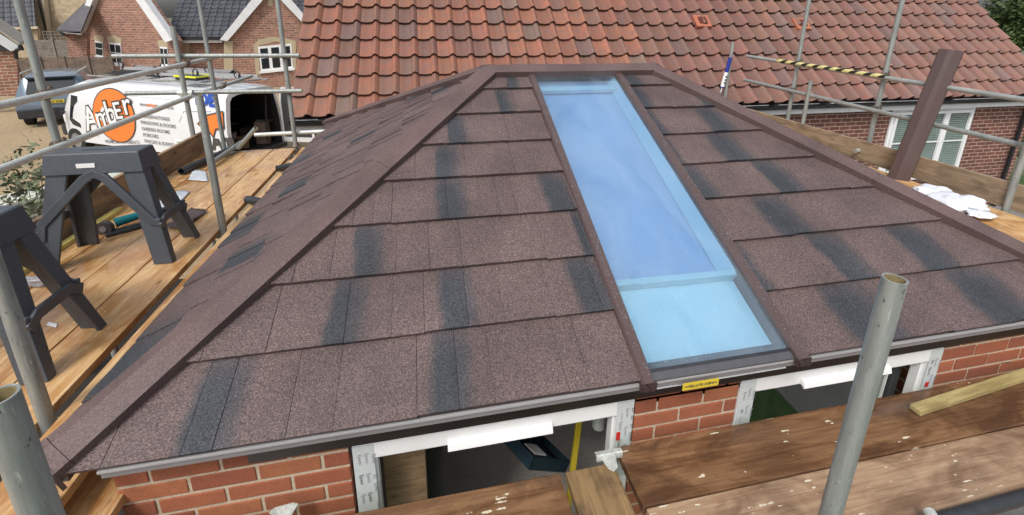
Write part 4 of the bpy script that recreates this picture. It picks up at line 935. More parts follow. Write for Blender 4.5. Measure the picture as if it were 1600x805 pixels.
# ------------------------------------------------------------------ plastic trestles
def make_trestle(label):
    t = thing('plastic_trestle', (-2.78, 1.75, ZD), label, 'trestle', 'black plastic trestles on the left deck')
    o = Vector((-2.74, 1.75, ZD)); H = .715
    mb = MB()       # top beam: tapered hood with skirt
    def lvl(hx, hy, z): return [o + Vector((sx * hx, sy * hy, z)) for sx, sy in ((-1, -1), (1, -1), (1, 1), (-1, 1))]
    A, B = lvl(.262, .100, H - .125), lvl(.245, .080, H - .006); Cc = lvl(.238, .073, H)
    vs = A + B + Cc; fs = []
    for k in (0, 4):
        for i in range(4): fs.append((k + i, k + (i + 1) % 4, k + 4 + (i + 1) % 4, k + 4 + i))
    # slot in the top
    S = [o + Vector((x, y, H)) for x, y in ((-.09, -.012), (.07, -.012), (.07, .012), (-.09, .012))]
    S2 = [p - Vector((0, 0, .05)) for p in S]
    n0 = len(vs); vs += S + S2
    for i in range(4): fs.append((8 + i, 8 + (i + 1) % 4, n0 + (i + 1) % 4, n0 + i)); fs.append((n0 + i, n0 + (i + 1) % 4, n0 + 4 + (i + 1) % 4, n0 + 4 + i))
    mb.add(vs, fs); ob = mb.build('top_beam', M_trestle, t); md = ob.modifiers.new('s', 'SOLIDIFY'); md.thickness = .006; md.offset = -1
    bv = ob.modifiers.new('b', 'BEVEL'); bv.width = .008; bv.segments = 3; bv.limit_method = 'ANGLE'
    legs = {}
    for sx in (-1, 1):
        for sy in (-1, 1):
            top = o + Vector((sx * .205, sy * .085, H - .12)); bot = o + Vector((sx * .315, sy * .190, 0))
            mb = MB(); w0, w1 = .105, .100
            def ring(c, w_, dpt): 
                return [c + Vector((sx * -w_ * .55, 0, 0)) , c + Vector((sx * w_ * .45, 0, 0)), c + Vector((sx * w_ * .45, -sy * dpt, 0)), c + Vector((sx * (w_ * .45 - .02), -sy * dpt, 0)), c + Vector((sx * (w_ * .45 - .02), -sy * .02, 0)), c + Vector((sx * -w_ * .55, -sy * .02, 0))]
            ra, rb_ = ring(top, .11, .075), ring(bot, .105, .05); vs = rb_ + ra
            n = 6; fs = [(i, (i + 1) % n, n + (i + 1) % n, n + i) for i in range(n)] + [tuple(range(n)), tuple(range(n, 2 * n))]
            mb.add(vs, fs); lo = mb.build('leg', M_trestle, t); bv = lo.modifiers.new('b', 'BEVEL'); bv.width = .005; bv.segments = 2; bv.limit_method = 'ANGLE'
    # inverted V braces on both long sides
    for sy in (-1, 1):
        mb = MB(); yy = lambda z: sy * (.100 + (H - .12 - z) * .157)
        P = [(-.315, .20), (-.30, .30), (-.055, H - .155), (.0, H - .125), (.055, H - .155), (.28, .275), (.325, .27)]
        pts = [o + Vector((x, yy(z) + sy * .006, z)) for x, z in P]
        wv = .026
        L_, R2 = [], []
        for i, p in enumerate(pts):
            a = pts[max(0, i - 1)]; b = pts[min(len(pts) - 1, i + 1)]; d = (b - a).normalized(); nn = Vector((-d.z, 0, d.x)).normalized()
            L_.append(p + nn * wv); R2.append(p - nn * wv)
        n = len(pts); yv = Vector((0, -sy * .022, 0)); vs = L_ + R2 + [p + yv for p in L_] + [p + yv for p in R2]; fs = []
        for i in range(n - 1): fs += [(i, i + 1, n + i + 1, n + i), (2 * n + i, 3 * n + i, 3 * n + i + 1, 2 * n + i + 1), (i, 2 * n + i, 2 * n + i + 1, i + 1), (n + i, n + i + 1, 3 * n + i + 1, 3 * n + i)]
        fs += [(0, n, 3 * n, 2 * n), (n - 1, 3 * n - 1, 4 * n - 1, 2 * n - 1)]
        mb.add(vs, fs); lo = mb.build('brace', M_trestle, t); bv = lo.modifiers.new('b', 'BEVEL'); bv.width = .005; bv.segments = 2; bv.limit_method = 'ANGLE'
    # end braces: high A and low arch
    for sx in (-1, 1):
        mb = MB(); xz = lambda z: sx * (.268 + (H - .12 - z) * .185)
        def strip(P, wv):
            pts = [o + Vector((xz(z), y, z)) for y, z in P]; n = len(pts); L_, R2 = [], []
            for i, p in enumerate(pts):
                a = pts[max(0, i - 1)]; b = pts[min(n - 1, i + 1)]; d = (b - a).normalized(); nn = Vector((0, -d.z, d.y)).normalized(); L_.append(p + nn * wv); R2.append(p - nn * wv)
            xv = Vector((-sx * .02, 0, 0)); vs = L_ + R2 + [p + xv for p in L_] + [p + xv for p in R2]; fs = []
            for i in range(n - 1): fs += [(i, i + 1, n + i + 1, n + i), (2 * n + i, 3 * n + i, 3 * n + i + 1, 2 * n + i + 1), (i, 2 * n + i, 2 * n + i + 1, i + 1), (n + i, n + i + 1, 3 * n + i + 1, 3 * n + i)]
            fs += [(0, n, 3 * n, 2 * n), (n - 1, 3 * n - 1, 4 * n - 1, 2 * n - 1)]; mb.add(vs, fs)
        strip([(-.150, .24), (-.09, .275), (.09, .275), (.150, .24)], .026)
        lo = mb.build('end_brace', M_trestle, t); bv = lo.modifiers.new('b', 'BEVEL'); bv.width = .004; bv.segments = 2; bv.limit_method = 'ANGLE'
    mb = MB(); c = o + Vector((-.03, -.094, H - .075)); mb.box((c.x - .05, c.y - .004, c.z - .011), (c.x + .045, c.y + .004, c.z + .014)); mb.build('sticker', M_white, t)
    return t
tr1 = make_trestle('black plastic trestle with a white sticker standing whole on the left deck')
tr2 = copy_tree(tr1); tr2.location = tr1.location + Vector((-.02, -.96, 0)); tr2['label'] = 'nearer black plastic trestle cut off by the left edge'

# ------------------------------------------------------------------ things lying on the left deck
def tube_thing(name, a, b, r, m_, label, cat, inner=.85, group=None):
    mb = MB(); mb.tube(a, b, r, 22, inner=r * inner); o = mb.build(name, m_, smooth=True); return tag(o, label, cat, group)
tube_thing('drain_pipe', at(283, 268, 2, ZD + .045), at(372, 228, 2, ZD + .045), .034, M_black, 'long black round pipe lying beside the left toe board', 'pipe')
tube_thing('pipe_offcut', at(386, 312, 2, ZD + .045), at(425, 318, 2, ZD + .05), .032, M_black, 'black pipe offcut across the board gap, nearer of two', 'pipe offcut')
tube_thing('pipe_offcut', at(432, 264, 2, ZD + .045), at(456, 259, 2, ZD + .045), .032, M_black, 'black pipe offcut across the board gap, farther of two', 'pipe offcut')
def paper(pts, label, m_=None, crumple=.012, seed=1, name='paper_sheet', cat='paper', z=ZD + .006):
    rnd = random.Random(seed); P = [at(x, y, 2, z) for x, y in pts]; mb = MB(); N = 8; vs = []
    for j in range(N + 1):
        for i in range(N + 1):
            a = P[0].lerp(P[1], i / N); b = P[3].lerp(P[2], i / N); p = a.lerp(b, j / N); p.z += crumple * (mnoise.noise(Vector((i * .6 + seed, j * .6, 0))) * .5 + .5); vs.append(p)
    mb.add(vs, [(j * (N + 1) + i, j * (N + 1) + i + 1, (j + 1) * (N + 1) + i + 1, (j + 1) * (N + 1) + i) for j in range(N) for i in range(N)])
    o = mb.build(name, m_ or M_paper, smooth=True); md = o.modifiers.new('s', 'SOLIDIFY'); md.thickness = .002; return tag(o, label, cat)
paper([(236, 322), (266, 333), (297, 300), (280, 298)], 'printed pale blue leaflet on the deck beside the whole trestle', seed=2)
paper([(294, 282), (325, 284), (322, 268), (302, 266)], 'white torn paper just below the long black pipe', seed=3)
paper([(246, 328), (264, 345), (272, 338), (262, 322)], 'small white scrap of paper in front of the leaflet', seed=4)
paper([(242, 285), (256, 292), (262, 262), (250, 260)], 'crumpled white wrapper against the left toe board', M_bag, .06, 5, 'wrapper', 'wrapper')
paper([(258, 356), (284, 361), (325, 331), (300, 327)], 'thin brown metal offcut on the deck right of the whole trestle', M_capplain, .03, 6, 'metal_offcut', 'metal offcut')
paper([(72, 508), (88, 512), (90, 506), (76, 503)], 'tiny white scrap on the board under the nearer trestle', M_white, .002, 7, 'plastic_scrap', 'scrap')
# crumpled clear bag
def blob(name, pts, r, m_, label, cat, seed=1, amp=.4, sq=.5, parent=None):
    bm = bmesh.new(); bmesh.ops.create_icosphere(bm, subdivisions=4, radius=1)
    for v in bm.verts:
        n = mnoise.fractal(v.co * 1.7 + Vector((seed, seed, 0)), 1.0, 2.0, 4); r_ = mnoise.ridged_multi_fractal(v.co * 1.3 + Vector((seed * 3, 0, 0)), 1, 2, 3, 1, 2)
        v.co = v.co * (1 + amp * n + amp * .25 * (r_ - 1)); v.co.x *= r[0]; v.co.y *= r[1]; v.co.z = max(v.co.z, -.5) * r[2]
    me = bpy.data.meshes.new(name); bm.to_mesh(me); bm.free(); me.materials.append(m_); me.polygons.foreach_set('use_smooth', [True] * len(me.polygons))
    o = bpy.data.objects.new(name, me); COL.objects.link(o); o.location = pts
    return tag(o, label, cat) if label else o
g_ = blob('plastic_wrapper', at(62, 440, 2, ZD + .02), (.09, .035, .035), mat('cloudy_grey_film', (.36, .35, .37), .25), 'crumpled grey plastic wrapper behind the nearer trestle', 'wrapper', 3)
mb = MB(); ya_, yb_ = at(20, 470, 2, ZD), at(160, 360, 2, ZD)
mb.bar((-3.19, 1.0, ZD + .018), (-3.19, 2.5, ZD + .018), .05, .032, ch=.004); tag(mb.build('insulation_strip', M_foam), 'yellow foam strip lying against the foot of the left toe board', 'foam strip')
# teal cordless tool
t = thing('cordless_tool', (-3.0, 2.1, ZD), 'teal and black power tool with a grey wheel lying behind the whole trestle', 'power tool')
pc = Vector((-3.04, 2.08, ZD + .048)); dr = Vector((.75, .65, 0)).normalized()
mb = MB(); mb.tube(pc + Vector((0, -.02, 0)), pc + Vector((.0, .018, 0)), .05, 24); wh = mb.build('wheel', M_ink, t, smooth=True)
mb = MB(); mb.tube(pc + Vector((0, -.026, 0)), pc + Vector((0, -.019, 0)), .022, 16); mb.build('hub', M_greyfascia, wh)
mb = MB(); mb.tube(pc + dr * .04 + Vector((0, .03, .01)), pc + dr * .24 + Vector((0, .03, .02)), .034, 16, r1=.026); mb.build('body', M_teal, t, smooth=True)
mb = MB(); mb.bar(pc + dr * .20 + Vector((0, .03, .02)), pc + dr * .34 + Vector((0, .04, -.01)), .055, .06, ch=.01); mb.build('battery', M_black, t)
mb = MB(); mb.bar(pc + dr * .02 + Vector((0, -.05, -.035)), pc + dr * .22 + Vector((.02, -.06, -.035)), .08, .02, ch=.004); mb.build('guard', M_black, t)

# ------------------------------------------------------------------ right side: leaning cap, sheet, sealant
ta, tb_ = at(1402, 283, 0, 3.82), at(1487, 78, 0, 4.055)
t = thing('spare_ridge_cap', ta, 'long brown folded ridge cap leaning upright against the right hand rails', 'ridge cap')
d = (tb_ - ta).normalized(); view = (Vector(CP) - (ta + tb_) / 2).normalized(); sd_ = d.cross(view).normalized(); nn = sd_.cross(d).normalized(); nn = nn if nn.dot(view) > 0 else -nn
mb = MB(); W_ = .086; prof = [(-W_, -.05), (-W_ + .006, -.022), (-.02, .004), (.02, .004), (W_ - .006, -.022), (W_, -.05)]
A = [ta - d * .12 + sd_ * a + nn * b for a, b in prof]; B = [tb_ + sd_ * a + nn * b for a, b in prof]
mb.add(A + B, [(i, i + 1, 7 + i, 6 + i) for i in range(5)]); o = mb.build('folded_sheet', M_capplain, t); md = o.modifiers.new('s', 'SOLIDIFY'); md.thickness = .003
sh = thing('plastic_sheet', (3.7, 1.5, ZD), 'crumpled white plastic sheet lying on the right deck behind the hip', 'plastic sheet')
for i, (x, y, rx, ry, rz_, sd__) in enumerate(((1497, 318, .20, .17, .075, 2), (1455, 301, .17, .12, .05, 5), (1533, 335, .10, .07, .02, 8))):
    o = blob('fold', at(x, y, 2, ZD + .04), (rx, ry, rz_), M_bag, None, None, sd__, .35); setpar(o, sh)
sp0, sp1 = at(1133, 152, 1, 4.9), at(1144, 66, 1, 4.9)
pole('scaffold_pole', (sp0.x, 4.9, 1.2), (sp0.x, 4.9, sp1.z), 'thin upright pole behind the right hip with a sealant tube', 'scaffold pole', GS)
t = thing('sealant_tube', at(1130, 145, 1, 4.86), 'blue and white sealant tube with a nozzle hanging nozzle down on the pole', 'sealant tube')
p0, p1 = at(1128.5, 136, 1, 4.85), at(1141.5, 90, 1, 4.85); dd = (p1 - p0)
mb = MB(); mb.tube(p0 + dd * .45, p1, .028, 16); mb.build('tube', M_bluep, t, smooth=True)
mb = MB(); mb.tube(p0, p0 + dd * .50, .029, 16); bo = mb.build('label_band', M_white, t, smooth=True)
mb = MB(); 
for k in (.15, .25, .36): mb.box(p0 + dd * k + Vector((-.015, -.032, -.014)), p0 + dd * k + Vector((.01, -.027, .012)))
mb.build('print', M_ink, bo)
mb = MB(); mb.tube(p0 - dd * .20, p0, .006, 10, r1=.012); mb.build('nozzle', M_white, t, smooth=True)
mb = MB(); mb.tube(p0 - dd * .02, p0 + dd * .01, .030, 16); mb.build('end_ring', M_bluep, t, smooth=True)

# ------------------------------------------------------------------ van
vo_, va_ = Vector((-9.66, 12.28, 0)), R_(-29.1)
vu = Vector((math.cos(va_), math.sin(va_), 0)); vn = Vector((-math.sin(va_), math.cos(va_), 0))
van = thing('van', vo_ + vu * 1.9 + vn * .95, 'white trade van with Amber lettering on an orange disc and open rear doors', 'van')
def vp(u, w_, z): return vo_ + vu * u + vn * w_ + Vector((0, 0, z))
ST = [(-1.25, .80, .26), (-1.22, .98, .16), (-1.15, 1.06, .10), (-1.05, 1.14, .05), (-.95, 1.28, .03), (-.75, 1.64, 0), (-.52, 1.90, 0), (-.15, 2.0, 0), (.75, 2.03, 0), (2.2, 2.03, 0), (3.8, 2.02, 0), (4.70, 2.0, 0), (4.93, 1.97, .01)]
def section(u, zt, ins, shrink=0, W=1.66, z0=.32):
    zt = zt - shrink; pts = []
    ring = [(0.0, 0.0), (0.0, .42), (.03, .62), (.10, .90), (.17, .965), (.32, .995), (.62, 1.0)]
    tum = 1 if zt > 1.5 else .5
    L_ = [(ins + shrink + w_ * (tum if w_ < .18 else 1), z0 + shrink + f * (zt - z0 - shrink)) for w_, f in ring]
    for w_, z in L_: pts.append(vp(u, w_, z))
    for w_, z in reversed(L_): pts.append(vp(u, W - w_, z))
    return pts
mb = MB(); secs = [section(*s) for s in ST]; n = len(secs[0]); vs = [p for s in secs for p in s]; fs = []
for k in range(len(secs) - 1):
    for i in range(n): fs.append((k * n + i, k * n + (i + 1) % n, (k + 1) * n + (i + 1) % n, (k + 1) * n + i))
fs.append(tuple(range(n))); mb.add(vs, fs)
# rear frame ring
so, si = section(4.93, 1.97, .01), section(4.95, 1.97, .01, .085)
mb.add(so + si, [(i, (i + 1) % n, n + (i + 1) % n, n + i) for i in range(n)])
body = mb.build('body', M_van, van, smooth=True)
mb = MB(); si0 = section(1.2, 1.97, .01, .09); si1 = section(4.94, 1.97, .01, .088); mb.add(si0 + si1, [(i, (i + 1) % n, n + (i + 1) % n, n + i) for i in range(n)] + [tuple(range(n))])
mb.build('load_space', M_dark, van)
# shelves inside
mb = MB()
for z in (.75, 1.15, 1.5): mb.add([vp(2.5, .14, z), vp(4.8, .14, z), vp(4.8, .5, z), vp(2.5, .5, z)], [(0, 1, 2, 3)])
for u in (3.2, 4.0, 4.8): mb.bar(vp(u, .5, .45), vp(u, .5, 1.75), .04, .04)
mb.bar(vp(4.8, 1.2, .5), vp(4.8, 1.35, 1.7), .03, .03); mb.bar(vp(4.75, 1.0, 1.1), vp(4.75, 1.5, 1.0), .03, .05); mb.build('shelving', M_dkgrey, van)
for (u_, w__, z_, h_, rz_, m__, lb_) in ((4.45, .75, .42, .30, .3, M_wood_t, 'brown box on the floor of the open van, nearest the doors'),
        (4.1, 1.15, .42, .42, .9, M_dkgrey, 'dark grey case on the floor of the open van'), (4.55, .32, .77, .16, .1, M_greyfascia, 'grey box on the lower shelf inside the open van'),
        (4.3, .32, 1.17, .2, .2, M_white, 'white box on the middle shelf inside the open van'), (4.6, 1.30, .42, .6, .1, M_fence, 'tall brown carton by the far side inside the open van')):
    lm = MB(); lm.box((-.16, -.12, 0), (.16, .12, h_), Matrix.Translation(vp(u_, w__, z_)) @ Matrix.Rotation(rz_, 4, 'Z'), ch=.006)
    tag(lm.build('storage_box', m__), lb_, 'box')
# rear doors, hinged open: inner skin visible
dm = MB(); dz = [(0, .42), (0, 1.55), (-.03, 1.78), (-.10, 1.9), (-.80, 1.9), (-.86, 1.8), (-.88, .42)]
def door_leaf(hinge_w, ang, flip):
    out = []
    for a, z in dz:
        p = Vector((abs(a), z)); out.append(vp(4.97 + math.cos(ang) * p.x, hinge_w + math.sin(ang) * p.x, p.y))
    return out
D1 = door_leaf(1.60, R_(12), 1); nD = (vn * math.cos(R_(12)) - vu * math.sin(R_(12))) * .06
dm.prism(D1, nD); dr1 = dm.build('rear_door', M_van, van)
c1 = sum(D1, Vector()) / len(D1); dm = MB(); dm.prism([c1 + (p - c1) * .86 - nD * .06 for p in D1], -nD * .08); dm.build('door_lining', M_dkgrey, dr1)
dm = MB(); dm.bar(vp(5.35, 1.93, .9), vp(5.35, 1.93, 1.25), .03, .05); dm.build('handle', M_black, dr1)
# windows, mirror, lights, wheels, bumpers
def sidequad(pts, name, m_, off=.008):
    mb = MB(); P = []
    for u, z in pts:
        f = (z - .32) / (2.0 - .32); ws = 0 if f < .42 else (.03 * (f - .42) / .2 if f < .62 else .03 + .07 * (f - .62) / .28)
        P.append(vp(u, ws - off, z))
    mb.prism(P, vn * .004); return mb.build(name, m_, van)
sidequad([(-.70, .92), (-.60, .78), (-.30, .72), (-.26, 1.58), (-.50, 1.60)], 'cab_window', M_dglass)
mb = MB(); mb.add([vp(-.98, .17, 1.28), vp(-.98, 1.49, 1.28), vp(-.60, 1.40, 1.84), vp(-.60, .26, 1.84)], [(0, 1, 2, 3)]); wsd = mb.build('windscreen', M_dglass, van); wsd.location += Vector((0, 0, .0)) - vu * .05
mb = MB(); q = vp(-.86, -.18, 1.12); mb.box((-.06, -.09, -.16), (.06, .09, .16), frame(q, vu, vn), ch=.03); mb.bar(q, q + vn * .2, .05, .05); mb.build('wing_mirror', M_black, van)
for u in (-.62, 3.95):
    for w_ in (-.005, 1.44):
        mb = MB(); mb.tube(vp(u, w_, .34), vp(u, w_ + .225, .34), .34, 28); wo_ = mb.build('wheel', M_tyre, van, smooth=True)
        mb = MB(); mb.tube(vp(u, w_ - .006, .34), vp(u, w_ + .01, .34), .20, 20); mb.build('rim', M_greyfascia, wo_, smooth=True)
mb = MB(); mb.bar(vp(-1.3, .1, .55), vp(-1.3, 1.56, .55), .16, .3, ch=.04); mb.build('bumper', M_black, van)
mb = MB(); mb.bar(vp(5.0, .05, .36), vp(5.0, 1.61, .36), .12, .12, ch=.02); mb.build('rear_bumper', M_black, van)
for w_ in (.16, 1.34): mb = MB(); mb.box((-.08, -.12, -.12), (.12, .12, .12), frame(vp(-1.13, w_ + .08, .88), vu, vn), ch=.03); mb.build('headlight', M_white, van)
sidequad([(3.28, .55), (3.292, .55), (3.292, 1.86), (3.28, 1.86)], 'panel_seam', M_ink, .004)
sidequad([(.30, .5), (.31, .5), (.31, 1.8), (.30, 1.8)], 'panel_seam', M_ink, .004)
sidequad([(.31, 1.70), (3.28, 1.70), (3.28, 1.708), (.31, 1.708)], 'panel_seam', M_inkl, .004)
sidequad([(3.42, .6), (3.432, .6), (3.432, 1.2), (3.42, 1.2)], 'panel_seam', M_inkl, .004); sidequad([(3.432, 1.2), (3.6, 1.45), (3.62, 1.44), (3.45, 1.19)], 'panel_seam', M_inkl, .004); sidequad([(3.6, 1.44), (4.5, 1.50), (4.5, 1.515), (3.6, 1.455)], 'panel_seam', M_inkl, .004)
# graphics: orange discs and lettering lie flat on the side
tl = Vector((0, 0, 1)); lean = (tl + vn * .055).normalized()
def sp_(u, z, off): return vp(u, max(0, (z - 1.1)) * .11, z) - vn * off
def disc(uc, zc, ru, rz, m_, off, name, a0=0, a1=360):
    mb = MB(); N = 40; pts = [(uc, zc)] if a1 - a0 < 360 else []
    for i in range(N + 1 if a1 - a0 < 360 else N):
        a = R_(a0 + (a1 - a0) * i / N); pts.append((uc + ru * math.cos(a), zc + rz * math.sin(a)))
    mb.prism([sp_(u, z, off) for u, z in pts], -vn * .002); return mb.build(name, m_, van)
disc(1.12, 1.16, .80, .72, M_ink, .010, 'logo_ring'); disc(1.12, 1.16, .765, .69, M_orange, .013, 'logo_disc')
def vtext(s_, u, z, size, m_, off, ang=0, offset=0, name='lettering', align='LEFT', shear=0):
    x = (vu * math.cos(ang) + lean * math.sin(ang)); y = (lean * math.cos(ang) - vu * math.sin(ang))
    return text_mesh(s_, size, name, m_, van, frame(sp_(u, z, off), x, y), offset=offset, extrude=.001, align=align, shear=shear)
for s_, u, z, sz in (('A', -.06, .66, .92), ('m', .42, .78, .82), ('b', .86, .92, .86), ('E', 1.20, 1.08, .62), ('r', 1.55, 1.22, .82)):
    vtext(s_, u, z, sz, M_ink, .018, R_(10), .045); vtext(s_, u, z, sz, M_white, .022, R_(10), .006)
vtext('HOME IMPROVEMENTS', .55, .38, .13, M_inkl, .012, R_(4), .002)
vtext('www.', 2.12, 1.50, .125, M_inkl, .012, R_(-1), .002); vtext('amber', 2.38, 1.497, .125, M_orange, .012, R_(-1), .003); vtext('home.co.uk', 2.70, 1.49, .125, M_inkl, .012, R_(-1), .002)
for i, s_ in enumerate(('CONSERVATORIES', 'WINDOWS & DOORS', 'GARDEN ROOMS', 'PORCHES', 'FASCIAS & SOFFITS')):
    vtext(s_, 2.08, 1.20 - i * .165, .125, M_inkl, .012, R_(-1), .0015)
vtext('IDE', 4.02, 1.66, .42, M_blue, .014, R_(-2), .02)
mb = MB(); mb.prism([sp_(u, z, .010) for u, z in ((4.02, 1.18), (4.3, 1.42), (4.88, 1.56), (4.88, 1.12), (4.62, 1.08), (4.5, .85), (4.38, 1.02))], -vn * .002); mb.build('logo_patch', M_ink, van)
mb = MB(); mb.prism([sp_(u, z, .013) for u, z in ((4.08, 1.19), (4.33, 1.385), (4.86, 1.52), (4.86, 1.16), (4.6, 1.12), (4.5, .93), (4.40, 1.06))], -vn * .002); mb.build('logo_patch', M_orange, van)
vtext('Am', 4.42, .60, .5, M_ink, .014, R_(8), .03)
mb = MB(); mb.prism([sp_(u, z, .01) for u, z in ((3.18, .60), (3.5, .60), (3.5, .74), (3.18, .74))], -vn * .002); pl_ = mb.build('sticker', M_white, van); 
vtext('VAN', 3.22, .63, .10, mat('green_ink', (.02, .2, .06), .5), .014, 0, .001)
# roof rack and loads
rack = thing('roof_rack', vp(2.5, .95, 2.05), 'white metal roof rack bolted on top of the van', 'roof rack')
mb = MB()
for w_ in (.25, 1.4): mb.bar(vp(-.0, w_, 2.13), vp(4.9, w_, 2.13), .03, .03)
for u in (.3, 1.2, 2.1, 3.0, 3.9, 4.7): mb.bar(vp(u, .22, 2.12), vp(u, 1.45, 2.12), .035, .03); 
for u in (.3, 1.2, 2.1, 3.0, 3.9, 4.7):
    for w_ in (.25, 1.4): mb.bar(vp(u, w_, 2.0), vp(u, w_, 2.22), .03, .03)
mb.build('frame', M_galv, rack)
def ladder(u0, u1, w0, z, label, tilt=0):
    t = thing('ladder', vp(u0, w0, z), label, 'ladder', 'ladders strapped on the van')
    for s in (0, .34):
        mb = MB(); mb.bar(vp(u0, w0 + s, z), vp(u1, w0 + s + tilt, z + .03), .03, .07); mb.build('stile', M_alu, t)
    mb = MB(); k = u0 + .15
    while k < u1: mb.tube(vp(k, w0, z), vp(k, w0 + .34, z), .014, 8); k += .26
    mb.build('rungs', M_alu, t)
    for k in (u0 + .1, (u0 + u1) / 2, u1 - .12):
        mb = MB(); mb.tube(vp(k, w0 - .02, z - .05), vp(k, w0 + .02, z + .12), .02, 8); N = 14
        for i in range(N):
            a, b = 2 * math.pi * i / N, 2 * math.pi * (i + 1) / N; mb.tube(vp(k + .09 * math.cos(a), w0 - .03, z + .1 + .09 * math.sin(a)), vp(k + .09 * math.cos(b), w0 - .03, z + .1 + .09 * math.sin(b)), .014, 6)
        mb.build('strap', M_black, t)
    return t
ladder(.2, 3.6, .95, 2.26, 'aluminium ladder strapped over the front half of the van roof'); ladder(2.2, 5.1, .5, 2.24, 'aluminium ladder strapped over the rear half of the van roof', .1)
t = thing('roof_lamp_box', vp(3.5, .35, 2.05), 'black and yellow rectangular box lying on the van roof', 'box')
mb = MB(); mb.box((-.34, -.2, -.04), (.34, .22, .06), frame(vp(3.62, .42, 2.22), vu, vn), ch=.01); bx_ = mb.build('case', M_black, t)
mb = MB(); F_ = frame(vp(3.62, .42, 2.22), vu, vn); 
for a in ((-.36, -.22, .36, -.2), (-.36, .22, .36, .24), (-.36, -.2, -.34, .22), (.34, -.2, .36, .22)): mb.box((a[0], a[1], .03), (a[2], a[3], .07), F_)
mb.build('edge_trim', mat('fluorescent_yellow', (.75, .80, .05), .5), bx_)

# ------------------------------------------------------------------ steel blue SUV, seen from the rear
suvp = at(62, 190, 2, 0.0); sa = math.atan2(-.35, .94) ; 
SU = Vector((.90, .42, 0)).normalized(); SV = Vector((-SU.y, SU.x, 0))      # SU: to the right across the car, SV: forward
suv = thing('car', (-13.3, 16.9, 0), 'steel blue estate car parked beyond the van, seen from behind', 'car')
so_ = at(84, 158, 2, .85); so_.z = 0; so_ = so_ - SU * .93
def cp_(a, b, z): return so_ + SU * a + SV * b + Vector((0, 0, z))
def csec(b, zt, zb=.32, ins=0, wt=.78):
    W = 1.86; c = W / 2; h = W / 2 - ins
    pr_ = [(-h, zb), (-h * 1.0, .75), (-h * .985, min(.98, zt)), (-h * wt - .02, max(min(.98, zt), zt - .12)), (-h * wt + .1, zt), (0, zt + .03)]
    return [cp_(c + x, b, z) for x, z in pr_] + [cp_(c - x, b, z) for x, z in reversed(pr_[:-1])]
mb = MB(); cs = [csec(0, .95, .42, .05), csec(.02, 1.02, .34), csec(.12, 1.08, .3), csec(.45, 1.62), csec(.8, 1.70), csec(2.4, 1.70), csec(2.9, 1.55, wt=.74), csec(3.5, 1.08, wt=.9), csec(4.3, .98, wt=.92), csec(4.6, .8, .4, .1, .92)]
n = len(cs[0]); vs = [p for s in cs for p in s]; fs = [(k * n + i, k * n + (i + 1) % n, (k + 1) * n + (i + 1) % n, (k + 1) * n + i) for k in range(len(cs) - 1) for i in range(n)] + [tuple(range(n)), tuple(range((len(cs) - 1) * n, len(cs) * n))]
mb.add(vs, fs); mb.build('body', M_suv, suv, smooth=True)
mb = MB(); mb.prism([cp_(.30, .13, 1.12), cp_(1.56, .13, 1.12), cp_(1.48, .40, 1.56), cp_(.38, .40, 1.56)], -SV * .02); mb.build('rear_window', M_dglass, suv)
for s, a in ((-1, .03), (1, 1.83)): mb = MB(); mb.prism([cp_(a + s * .01, .5, 1.03), cp_(a + s * .01, 2.9, 1.03), cp_(a - s * .16, 2.4, 1.5), cp_(a - s * .16, .75, 1.55)], SU * s * .012); mb.build('side_window', M_dglass, suv)
mb = MB(); mb.bar(cp_(.02, -.03, .48), cp_(1.84, -.03, .48), .12, .3, ch=.03); mb.build('bumper', M_black, suv)
mb = MB(); mb.box((-.26, -.01, -.055), (.26, .01, .055), frame(cp_(.93, -.02, .84), SU, SV)); pt_ = mb.build('number_plate', M_yellow, suv)
text_mesh('KR16 XFB', .1, 'lettering', M_ink, pt_, frame(cp_(.93, -.036, .805), SU, (0, 0, 1)), align='CENTER', offset=.001)
for a in (.05, 1.62): mb = MB(); mb.bar(cp_(a, .02, .93), cp_(a + .2, .02, .93), .06, .16, ch=.02); mb.build('tail_light', mat('tail_lamp_red', (.25, .01, .01), .2), suv)
for a in (.22, 1.64): mb = MB(); mb.bar(cp_(a, .6, 1.76), cp_(a, 2.3, 1.76), .04, .035, ch=.006); mb.build('roof_rail', M_galvl, suv)
mb = MB(); mb.bar(cp_(.3, .36, 1.64), cp_(1.56, .36, 1.64), .22, .03, ch=.008); mb.build('spoiler', M_suv, suv)
for a in (-.16, 1.86): mb = MB(); mb.box((-.02, -.07, -.08), (.18, .07, .08), frame(cp_(a, 2.7, 1.12), SU, SV), ch=.02); mb.build('wing_mirror', M_black, suv)
for a in (.0, 1.64):
    for b in (.8, 3.6): mb = MB(); mb.tube(cp_(a, b, .33), cp_(a + .22, b, .33), .33, 24); mb.build('wheel', M_tyre, suv, smooth=True)

# ------------------------------------------------------------------ houses on the left
def vplane(px_, py_, p0, az):
    u = Vector((math.sin(az), math.cos(az), 0)); n_ = Vector((u.y, -u.x, 0)); return onp(px_, py_, p0, n_), u, n_
def wall_from_px(pts, p0, az, thick, name, m_, parent, to_ground=False, off=0):
    """polygon given in the picture, laid on a vertical plane through p0; built in a frame whose X runs along the wall"""
    u = Vector((math.sin(az), math.cos(az), 0)); n_ = Vector((u.y, -u.x, 0)); 
    if (Vector(CP) - Vector(p0)).dot(n_) < 0: n_ = -n_
    P = [onp(x, y, p0, n_) for x, y in pts]
    loc = Vector((p0[0], p0[1], 0)); rz = math.atan2(u.y, u.x); Mi = (Matrix.Translation(loc) @ Matrix.Rotation(rz, 4, 'Z')).inverted()
    mb = MB(); mb.prism([Mi @ (p + n_ * off) for p in P], (Mi.to_3x3() @ (-n_)) * thick); return mb.build(name, m_, parent, loc=loc, rot=(0, 0, rz))
